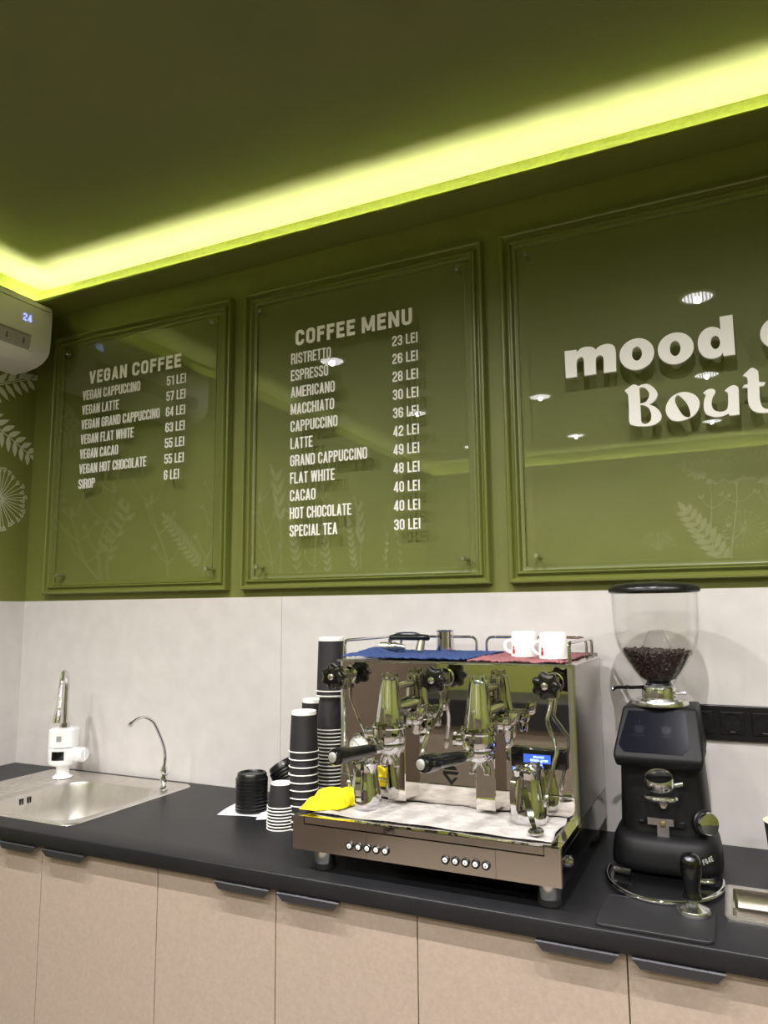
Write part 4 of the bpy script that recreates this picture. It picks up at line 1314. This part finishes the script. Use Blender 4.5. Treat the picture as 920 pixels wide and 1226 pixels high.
def pitcher(x, y, z, rot, lab, sc=1.0):
    t = thing('milk_pitcher', lab, 'milk pitcher', (x, y, z), 'steel milk pitchers')
    n = 48
    prof = [(.0325, 0), (.0345, .002), (.0352, .008), (.0353, .022), (.0340, .036), (.0300, .055), (.0272, .072), (.0268, .082), (.0282, .092), (.0300, .098)]
    inner = [(.0292, .0975), (.0270, .090), (.0258, .080), (.0262, .070), (.029, .053), (.033, .034), (.0343, .02), (.0343, .004), (0.0005, .003)]
    mb = MB()
    rgs = []
    for r_, z_ in prof + inner:
        ring = []
        for i in range(n):
            a = 2 * PI * i / n
            lip = max(0, math.cos(a)) ** 10
            up_ = max(0, (z_ - .065) / .033)
            rr = r_ + lip * up_ * .013
            zz = z_ + lip * up_ * .009 - .003 * up_ * max(0, -math.cos(a))
            ring.append((rr * math.cos(a) * sc, rr * math.sin(a) * sc, zz * sc))
        rgs.append(ring)
    mb.rings(rgs, cap0=True, cap1=True)
    M = Matrix.Translation((x, y, z)) @ Matrix.Rotation(rot, 4, 'Z')
    mb.transform(M).build('jug', M_chrome, t, ang=50)
    hb = MB()
    pth = smooth_path([(-.0275, 0, .083), (-.043, 0, .087), (-.054, 0, .078), (-.0565, 0, .055), (-.054, 0, .034), (-.046, 0, .024), (-.0345, 0, .024)], 5)
    rg_ = []
    for i, p in enumerate(pth):
        a = pth[max(i - 1, 0)]
        b = pth[min(i + 1, len(pth) - 1)]
        d = (b - a).normalized()
        nn = Vector((-d.z, 0, d.x))
        rg_.append([p + Vector((0, s1 * .0058, 0)) + nn * s2 * .0011 for s1, s2 in ((-1, -1), (1, -1), (1, 1), (-1, 1))])
    hb.rings(rg_)
    hb.transform(M @ Matrix.Scale(sc, 4)).build('handle', M_chrome, t, ang=40)
pitcher(1.731, -.462, .1195, R(100), 'steel milk pitcher beside the yellow cloth, under the left group', 1.02)
pitcher(2.098, -.425, .1195, R(75), 'steel milk pitcher under the blue lit display', 1.12)
# teaspoon leaning on the right pitcher
ts = MB()
spn = smooth_path([(2.100, -.4675, .196), (2.112, -.479, .165), (2.122, -.492, .140), (2.128, -.500, .131)], 5)
rg_ = []
for i, p in enumerate(spn):
    w_ = .0045 + .003 * (1 - i / len(spn))
    rg_.append([p + Vector((s1 * w_, 0, 0)) + Vector((0, -.5, .2)) * s2 * .0018 for s1, s2 in ((-1, -1), (1, -1), (1, 1), (-1, 1))])
ts.rings(rg_)
ts.sphere((2.135, -.516, .128), .021, 20, (.75, 1.1, .32))
tag(ts.build('teaspoon', M_chrome, ang=50), 'small steel teaspoon leaning on the right milk pitcher', 'teaspoon')

# yellow cloth: folded heap on the left corner of the tray
def yel(u, v):
    A, B, C, D_ = Vector((1.606, -.551)), Vector((1.688, -.520)), Vector((1.724, -.440)), Vector((1.648, -.452))
    p = A.lerp(B, u).lerp(D_.lerp(C, u), v)
    p += Vector((.004 * math.sin(9 * v), .005 * math.sin(8 * u + 1)))
    hgt = .012 + .020 * math.sin(PI * min(.97, v * 1.02)) ** .5 * (.75 + .35 * u)
    hgt += .036 * math.exp(-((u - .78) / .22) ** 2 - ((v - .93) / .16) ** 2)
    hgt += .009 * math.exp(-((v - .42 - .15 * math.sin(3 * u)) / .09) ** 2)
    hgt += .002 * math.sin(9 * u + 6 * v + 1) * math.sin(PI * v) + .0015 * math.sin(23 * v - 11 * u)
    hgt -= .012 * math.exp(-((v - .76) / .07) ** 2) * u
    e = min(v, 1 - v, u, 1 - u)
    hgt *= min(1, e * 8 + .10)
    return (p.x, p.y, .1205 + max(0.0005, hgt))
cloth('cleaning_cloth', yel, 36, 30, M_yellow, .003, 'crumpled yellow microfibre cloth on the left corner of the drip tray', 'cloth', sub=1)

# ------------------------------------------------------------------ on top of the machine
def terry(x0, x1, y0, y1, amp, seed):
    rd = random.Random(seed)
    def fn(u, v):
        x = x0 + (x1 - x0) * u + .003 * math.sin(17 * v + seed)
        y = y0 + (y1 - y0) * v + .003 * math.sin(19 * u + seed)
        z = ZT + .002 + rd.random() * .0042 + amp(u, v)
        return (x, y, z)
    return fn
cloth('bar_cloth', terry(1.612, 1.945, YP + .002, -.055, lambda u, v: .014 * math.exp(-((u - .10) / .11) ** 2 - ((v - .45) / .35) ** 2) + .0015 * abs(math.sin(14 * u)), 3), 70, 40, M_blue, .003, 'blue terry cloth on the left of the machine top', 'cloth')
cloth('bar_cloth', terry(1.950, 2.170, YP + .002, -.055, lambda u, v: .0025 * abs(math.sin(9 * u + 4 * v)), 5), 60, 40, M_pink, .003, 'pink red terry cloth under the two white cups', 'cloth')

def porcelain(x, y, rot, lab):
    z = ZT + .0065
    t = thing('espresso_cup', lab, 'cup', (x, y, z), 'white cups on the machine')
    MB().lathe([(.0325, 0), (.0332, .0008), (.0330, .003), (.0318, .035), (.0308, .054), (.029, .0595), (.025, .0610), (.0225, .0610), (.0215, .0592), (0, .0588), (0, .056), (.026, .0555), (.029, .05), (.0300, .03), (.0310, .003), (.0315, .0005)], (x, y, z), 44, loop=True).build('bowl', M_porc, t, ang=50)
    M = Matrix.Translation((x, y, z)) @ Matrix.Rotation(rot, 4, 'Z')
    p = smooth_path([(.030, 0, .037), (.037, 0, .038), (.0455, 0, .033), (.0475, 0, .025), (.044, 0, .016), (.037, 0, .011), (.0315, 0, .010)], 5)
    MB().tube(p, .0042, 10).transform(M).build('ear', M_porc, t, 'cup handle')
    # printed mark beside the handle, wrapped on the wall: figure and hat
    pr = MB()
    def wrap(u, v, t_):
        a = .60 + u / .032
        rr = .0331 - .0006 * (v / .02) + t_
        return (rr * math.cos(a), rr * math.sin(a), .008 + v)
    for poly in ([(-.003, 0), (.0035, 0), (.005, .006), (.002, .012), (-.002, .011), (-.004, .006)], [(-.0015, .012), (.002, .012), (.0028, .015), (.0005, .0185), (-.001, .0185), (-.003, .015)]):
        pr.prism(poly, -.0004, .0004, wrap)
    pr.transform(M).build('printed_mark', M_red, t, 'small red printed mark', smooth=False)
porcelain(2.049, -.228, R(198), 'white upside-down espresso cup with a red mark, left of the pair')
porcelain(2.131, -.283, R(198), 'white upside-down espresso cup with a red mark, beside the right rail')

sc_ = thing('steel_cup', 'small polished steel dosing cup on the blue cloth', 'cup', (1.797, -.105, ZT + .004))
MB().lathe([(0, 0), (.0235, 0), (.0245, .0015), (.0246, .004), (.02458, .006), (.02402, .0535), (.0240, .055), (.0254, .057), (.0252, .0582), (.0238, .057), (.0232, .003), (0, .003)], (1.797, -.105, ZT + .0075), 36).build('cup_wall', M_chrome, sc_, ang=40)

bh = thing('spare_filter_handle', 'black grip with nickel fittings lying on the blue cloth', 'tool', (1.70, -.16, ZT + .01))
zt = ZT + .012
MB().tube([(1.650, -.21, zt + .012), (1.672, -.205, zt + .012)], [.0125, .0125], 24).tube([(1.672, -.205, zt + .012), (1.676, -.204, zt + .012), (1.690, -.200, zt + .013), (1.694, -.199, zt + .013), (1.715, -.193, zt + .010)], [.0085, .0085, .012, .009, .007], 14).build('fitting', M_nickel, bh)
MB().tube([(1.748, -.170, zt + .001), (1.752, -.165, zt + .030)], [.012, .010], 20).build('post', M_nickel, bh)
MB().tube([(1.672, -.20, zt + .035), (1.676, -.198, zt + .036), (1.70, -.190, zt + .037), (1.76, -.168, zt + .036), (1.772, -.163, zt + .035), (1.775, -.162, zt + .035)], [.004, .0072, .0082, .0085, .0072, .004], 20).build('grip', M_gloss, bh, 'black glossy grip')
MB().tube(smooth_path([(1.682, -.203, zt + .018), (1.672, -.201, zt + .030), (1.690, -.19, zt + .046), (1.735, -.176, zt + .048), (1.765, -.166, zt + .036)], 5), .0024, 10).build('wire_loop', M_chrome, bh)

# ------------------------------------------------------------------ grinder
GX, GY = 2.350, -.200
gd = thing('coffee_grinder', 'matt black coffee grinder with tall clear hopper full of beans', 'coffee grinder', (GX, GY, 0))
def loft(levels, n=48):
    rgs = []
    for z, x0, x1, y0, y1, ex in levels:
        cx, cy, rx_, ry_ = (x0 + x1) / 2, (y0 + y1) / 2, (x1 - x0) / 2, (y1 - y0) / 2
        ring = []
        for i in range(n):
            a = 2 * PI * i / n
            c, s_ = math.cos(a), math.sin(a)
            ring.append((cx + rx_ * math.copysign(abs(c) ** ex, c), cy + ry_ * math.copysign(abs(s_) ** ex, s_), z))
        rgs.append(ring)
    return MB().rings(rgs)
loft([(.010, 2.240, 2.458, -.302, -.10, .62), (.013, 2.236, 2.462, -.307, -.096, .62), (.030, 2.236, 2.462, -.308, -.096, .62), (.050, 2.238, 2.460, -.306, -.096, .62), (.066, 2.242, 2.457, -.301, -.097, .60), (.076, 2.247, 2.452, -.293, -.098, .58), (.081, 2.253, 2.446, -.281, -.10, .55), (.084, 2.257, 2.443, -.270, -.10, .5),
      (.10, 2.257, 2.442, -.267, -.10, .45), (.18, 2.260, 2.437, -.266, -.10, .42), (.232, 2.262, 2.434, -.266, -.10, .40)]).build('body', M_blackm, gd, ang=60)
for fx, fy in ((2.265, -.275), (2.435, -.275), (2.265, -.12), (2.435, -.12)):
    MB().lathe([(0, 0), (.012, 0), (.013, .012), (0, .012)], (fx, fy, 0), 16).build('foot', M_rubber, gd)
# head with slanted face
hd = MB().hull([(2.262, -.296, .222), (2.434, -.296, .222), (2.257, -.306, .240), (2.439, -.306, .240), (2.257, -.300, .252), (2.439, -.300, .252), (2.275, -.243, .344), (2.430, -.243, .344),
                (2.275, -.10, .344), (2.430, -.10, .344), (2.257, -.095, .240), (2.439, -.095, .240), (2.262, -.10, .222), (2.434, -.10, .222)], .006, 3)
hd_o = hd.build('head', M_blackm, gd, ang=30)
fa, fb = Vector((0, -.300, .252)), Vector((0, -.243, .344))
fd = (fb - fa)
fnrm = Vector((0, -fd.z, fd.y)).normalized()
def slant(u, v, t_):
    p = fa + fd * v + fnrm * t_
    return (u, p.y, p.z)
sc2 = MB().prism([(2.279, .02), (2.398, .02), (2.412, .16), (2.406, .90), (2.287, .90), (2.268, .16)], .0, .0016, slant).build('touch_screen', M_screen, hd_o, 'dark glossy touch screen', smooth=False)
# faint cup icons on the screen
ic = MB()
for cx in (2.312, 2.368):
    ic.prism([(cx - .008, .42), (cx + .006, .42), (cx + .010, .58), (cx - .012, .58)], .0016, .0019, slant)
    ic.prism([(cx - .003, .62), (cx - .001, .62), (cx + .001, .72), (cx - .001, .72)], .0016, .0019, slant)
    ic.prism([(cx - .014, .36), (cx + .012, .36), (cx + .012, .38), (cx - .014, .38)], .0016, .0019, slant)
M_icon = material('dim_icon', srgb(19, 20, 30), 0.2, spec=0.15)
ic.build('icon', M_icon, sc2, 'faint cup icons', smooth=False)
# collar and hopper
MB().lathe([(0, .344), (.0605, .344), (.062, .346), (.062, .354), (.060, .357), (.050, .357), (.048, .360), (0, .360)], (GX, GY, 0), 48).build('ring', M_chromeb, gd, 'brushed ring')
MB().lathe([(0, .358), (.0375, .358), (.038, .361), (.038, .383), (.0365, .386), (0, .386)], (GX, GY, 0), 40).build('collar', M_chrome, gd)
MB().tube([(GX - .006, GY - .036, .372), (GX - .006, GY - .043, .372)], [.009, .008], 20).build('clamp_screw', M_chromeb, gd)
MB().tube([(GX + .036, GY - .008, .374), (GX + .058, GY - .012, .374)], [.0045, .0045], 12).build('locking_pin', M_chromeb, gd)
MB().tube(smooth_path([(GX - .030, GY - .012, .384), (GX - .060, GY - .020, .383), (GX - .085, GY - .024, .383), (GX - .094, GY - .026, .381), (GX - .100, GY - .028, .376)], 4), [.0042] * 16 + [.0035], 10).tube([(GX - .066, GY - .021, .380), (GX - .066, GY - .021, .388)], [.005, .004], 10).build('slide_lever', M_gloss, gd, 'black bean slide lever')
outer = [(.0335, .386), (.0345, .392), (.044, .408), (.0580, .428), (.0735, .453), (.0855, .478), (.0915, .503), (.0935, .535), (.0945, .57), (.0950, .602)]
inner = [(r_ - .0024, z_ + .0004) for r_, z_ in outer]
hop = MB().lathe(outer + inner[::-1], (GX, GY, 0), 64, loop=True).build('hopper', M_hopper, gd, 'clear plastic hopper', ang=60)
MB().lathe([(0, .6225), (.04, .6222), (.080, .619), (.096, .613), (.1005, .607), (.1005, .600), (.097, .598), (.0955, .602), (0, .602)], (GX, GY, 0), 56).build('lid', M_black, gd, 'black lid', ang=40)
MB().lathe([(0, .388), (.030, .388), (.026, .398), (.018, .404), (0, .405)], (GX, GY, 0), 28).build('throat', M_gloss, gd)
fgm = MB().hull([(GX + sx * a_, GY + sy * a_, z_) for a_, z_ in ((.038, .455), (.014, .512)) for sx in (-1, 1) for sy in (-1, 1)])
fgm.build('feed_guard', M_hopper, gd, 'clear plastic guard over the beans', smooth=False)
# beans: uncountable heap
bn = MB()
rd = random.Random(11)
core = [(.0, .400), (.030, .400), (.0395, .409), (.052, .428), (.066, .452), (.068, .458), (0, .460)]
bn.lathe(core, (GX, GY, 0), 28)
def bean(c, nrm):
    t = bmesh.new()
    bmesh.ops.create_icosphere(t, subdivisions=1, radius=1)
    q = Vector(nrm).to_track_quat('Z', 'Y').to_matrix().to_4x4()
    return bn.merge(t, Matrix.Translation(c) @ q @ Matrix.Rotation(rd.uniform(0, 6.3), 4, 'Z') @ Matrix.Rotation(rd.uniform(-.5, .5), 4, 'X') @ Matrix.Diagonal((.0056, .0040, .0030, 1)))
def rin(z):
    for (r0, z0), (r1, z1) in zip(inner, inner[1:]):
        if z0 <= z <= z1:
            return r0 + (r1 - r0) * (z - z0) / (z1 - z0)
    return inner[-1][0]
for i in range(560):
    z = .404 + (.466 - .404) * rd.random() ** .75
    a = rd.uniform(0, 2 * PI)
    r_ = rin(z) - .0045
    bean((GX + r_ * math.cos(a), GY + r_ * math.sin(a), z), (math.cos(a), math.sin(a), -.8))
for i in range(330):
    r_ = .073 * math.sqrt(rd.random())
    a = rd.uniform(0, 2 * PI)
    x, y = GX + r_ * math.cos(a), GY + r_ * math.sin(a)
    bean((x, y, .464 - (x - GX) * .05 + rd.uniform(-.003, .003)), (rd.uniform(-.5, .5), rd.uniform(-.5, .5), 1))
tag(bn.build('coffee_beans', M_bean, ang=80), 'dark roasted coffee beans filling the bottom of the clear hopper', 'coffee beans', kind='stuff')
# spout ring, fork, button, bracket, side knob
MB().lathe([(.0300, 0), (.0305, .002), (.0290, .020), (.0278, .0215), (.0265, .020), (.0275, .002)], (2.349, -.298, .190), 40, Matrix.Rotation(R(22), 4, 'X'), loop=True).tube([(2.374, -.296, .190), (2.392, -.286, .193)], [.006, .006], 14).build('spout_ring', M_chromeb, gd, 'steel dosing ring', ang=50)
fk = MB()
fk.tube(smooth_path([(2.322, -.268, .170), (2.322, -.305, .166), (2.330, -.318, .165), (2.352, -.322, .165), (2.372, -.318, .165), (2.380, -.305, .166), (2.380, -.268, .170)], 5), .006, 12)
fk.build('fork', M_chrome, gd, 'chrome portafilter fork')
MB().lathe([(0, 0), (.0085, 0), (.0085, .006), (.006, .009), (0, .0095)], (2.352, -.266, .142), 20, Matrix.Rotation(R(90), 4, 'X')).build('start_button', M_chromeb, gd)
bk = MB()
bk.box(2.318, 2.372, -.282, -.276, .102, .117, .001, 1).box(2.337, 2.362, -.2825, -.2765, .070, .104, .001, 1).box(2.335, 2.364, -.292, -.270, .066, .074, .002, 1)
br = bk.build('bracket', M_chromeb, gd, 'steel T-shaped bracket', smooth=False)
MB().lathe([(0, 0), (.0065, 0), (.0065, .004), (0, .0055)], (2.350, -.2825, .106), 16, Matrix.Rotation(R(90), 4, 'X')).build('screw', M_brass, br, 'brass screw')
MB().box(2.374, 2.394, -.278, -.268, .099, .112, .002, 1).build('rubber_stop', M_black, gd, smooth=False)
MB().box(2.300, 2.312, -.276, -.268, .103, .109, .002, 1).build('rubber_stop', M_black, gd, smooth=False)
kd = Vector((.62, -.78, .05)).normalized()
Mk = kd.to_track_quat('Z', 'Y').to_matrix().to_4x4()
kc = Vector((2.428, -.256, .112))
kk = MB().lathe([(0, 0), (.0265, 0), (.0265, .006), (.025, .008), (0, .008)], kc, 36, Mk).build('knob_base', M_black, gd)
MB().lathe([(0, .008), (.0232, .008), (.0240, .010), (.0236, .019), (.0215, .0225), (.016, .0232), (0, .0236)], kc, 36, Mk).build('adjusting_knob', M_chrome, kk, 'chrome adjusting knob', ang=40)
# badge F64E on the base
bd = Vector((.56, -.82, .14)).normalized()
bu = Vector((.82, .56, .30)).normalized()
bu = (bu - bd * bu.dot(bd)).normalized()
bv = bd.cross(bu)
bc = Vector((2.4335, -.2935, .047))
bfn = lambda u, v, t_: tuple(bc + bu * u + bv * v + bd * (t_ + .0))
bg = MB().prism([(-.020, -.003), (-.014, -.009), (.006, -.009), (.021, .000), (.022, .006), (.010, .009), (-.010, .008)], -.010, .0015, bfn).build('badge', M_gloss, gd, 'glossy badge', smooth=False)
text_mesh('F64E', .024, .010, .15, .14, lambda u, v, t_: bfn(u - .012, v - .005, t_), .0014, .0022).build('badge_text', M_grey, bg, 'F64E in grey', smooth=False)
# loop tray at its foot
lp = MB()
pth = [(2.349 + .112 * math.cos(R(a)), -.312 + .146 * math.sin(R(a)), .010) for a in range(-188, 9, 7)]
lp.tube(pth, .0048, 12)
lp.build('tray_rail', M_chrome, gd, 'chrome wire rail')
MB().prism([(2.349 + .105 * math.cos(R(a)), -.312 + .139 * math.sin(R(a))) for a in range(-180, 1, 8)], .002, .007, lambda u, v, t_: (u, v, t_)).build('catch_tray', M_gloss, gd, 'glossy black catch tray', smooth=False)
MB().tube([(2.252, -.325, .016), (2.287, -.334, .016)], [.0062, .0062], 16).build('tray_clamp', M_chrome, gd)
MB().tube([(2.412, -.334, .016), (2.444, -.325, .016)], [.0062, .0062], 16).build('tray_clamp', M_chrome, gd)

# ------------------------------------------------------------------ rubber mat, tamper, rinse tray, cup, sockets
mt = MB()
mt.rings([[(x, y, z) for x, y in rrect(2.254 + i, 2.450 - i, -.592 + i, -.440 - i, .012 - i, 5)] for i, z in ((.001, .0003), (0, .0015), (0, .005), (.0012, .0062), (.005, .0062), (.0058, .0056))])
tag(mt.build('tamping_mat', M_rubber, ang=30), 'flat black rubber tamping mat at the worktop edge', 'mat')
tx_, ty_ = 2.413, -.478
tm = thing('tamper', 'coffee tamper with black handle and steel base, standing on the rubber mat', 'tamper', (tx_, ty_, .0062))
MB().lathe([(0, 0), (.0292, 0), (.0295, .0008), (.0295, .0075), (.0285, .0095), (.016, .0135), (.0105, .019), (.0095, .026), (0, .026)], (tx_, ty_, .0062), 40).build('base', M_chromeb, tm, 'steel base', ang=30)
MB().lathe([(0, .024), (.012, .0245), (.0165, .028), (.0165, .031), (.0135, .036), (.0132, .042), (.0155, .056), (.0182, .074), (.0190, .086), (.0172, .096), (.0125, .103), (.006, .1058), (0, .1062)], (tx_, ty_, .0062), 36).build('handle', M_gloss, tm, 'black pear-shaped handle', ang=50)

rt = thing('rinse_tray', 'shallow stainless tray sunk in the worktop, right edge', 'tray', (2.56, -.37, 0))
m_ = MB()
lv = [(-.008, .0003, .010), (-.0075, .0028, .010), (-.001, .0036, .008), (.002, .0030, .007), (.006, .0012, .006), (.007, -.006, .008), (.009, -.030, .010), (.014, -.034, .008)]
m_.rings(inset_rings(TX0, TX1, TY0, TY1, .01, lv[:5], 6), cap0=False, cap1=False)
m_.build('rim', M_sink, rt, 'bright steel rim', ang=50)
MB().rings(inset_rings(TX0, TX1, TY0, TY1, .01, lv[4:], 6), cap0=False).build('basin', M_basin, rt, 'darker steel basin', ang=50)
MB().lathe([(0, -.032), (.006, -.032), (.006, -.020), (.004, -.016), (0, -.016)], (2.492, -.405, 0), 14).lathe([(0, -.032), (.005, -.032), (.005, -.022), (0, -.02)], (2.496, -.428, 0), 14).build('jet', M_chrome, rt)

# upright cup at the right edge
rc_ = thing('paper_cup', 'black paper cup standing upright at the right edge of the picture', 'paper cup', (2.583, -.150, 0))
MB().lathe([(.0290, .001), (.0380, .102), (.0373, .102), (.0283, .001)], (2.583, -.150, 0), 40, loop=True).build('sleeve', M_paperb, rc_, 'black outer wall')
MB().lathe([(0, .004), (.0282, .004), (.0372, .1025), (.0366, .1025), (.0274, .005), (0, .005)], (2.583, -.150, 0), 40).build('inside', M_cream, rc_, 'cream inside')
MB().lathe([(.0385 + .0017 * math.cos(2 * PI * i / 8), .1035 + .0017 * math.sin(2 * PI * i / 8)) for i in range(8)], (2.583, -.150, 0), 40, loop=True).build('rim', M_cream, rc_, 'cream rolled rim')

ss = thing('socket_strip', 'long black strip of wall sockets behind the grinder', 'socket', (2.6, 0, .285))
MB().box(2.388, 2.85, -.009, 0, .243, .3275, .003, 2).build('frame', M_black, ss, smooth=False)
for i in range(6):
    cx = 2.4255 + i * .0693
    cz = .2855
    s1 = MB()
    s1.box(cx - .0265, cx + .0265, -.0115, -.008, cz - .0265, cz + .0265, .0015, 2)
    so = s1.build('socket', M_blackm, ss, 'square black socket', smooth=False)
    Mx = Matrix.Rotation(R(90), 4, 'X')
    MB().lathe([(.0215, 0), (.0225, 0), (.0225, .0018), (.0215, .0018)], (cx, -.0113, cz), 32, Mx, loop=True).build('cup_ring', M_black, so)
    MB().lathe([(0, .0001), (.0026, .0001), (.0026, .0006), (0, .0006)], (cx - .0095, -.0113, cz), 12, Mx).lathe([(0, .0001), (.0026, .0001), (.0026, .0006), (0, .0006)], (cx + .0095, -.0113, cz), 12, Mx).build('pin_hole', M_slot, so)
    MB().box(cx - .005, cx + .005, -.0125, -.0113, cz - .021, cz - .019).build('earth_clip', M_chromeb, so, smooth=False)
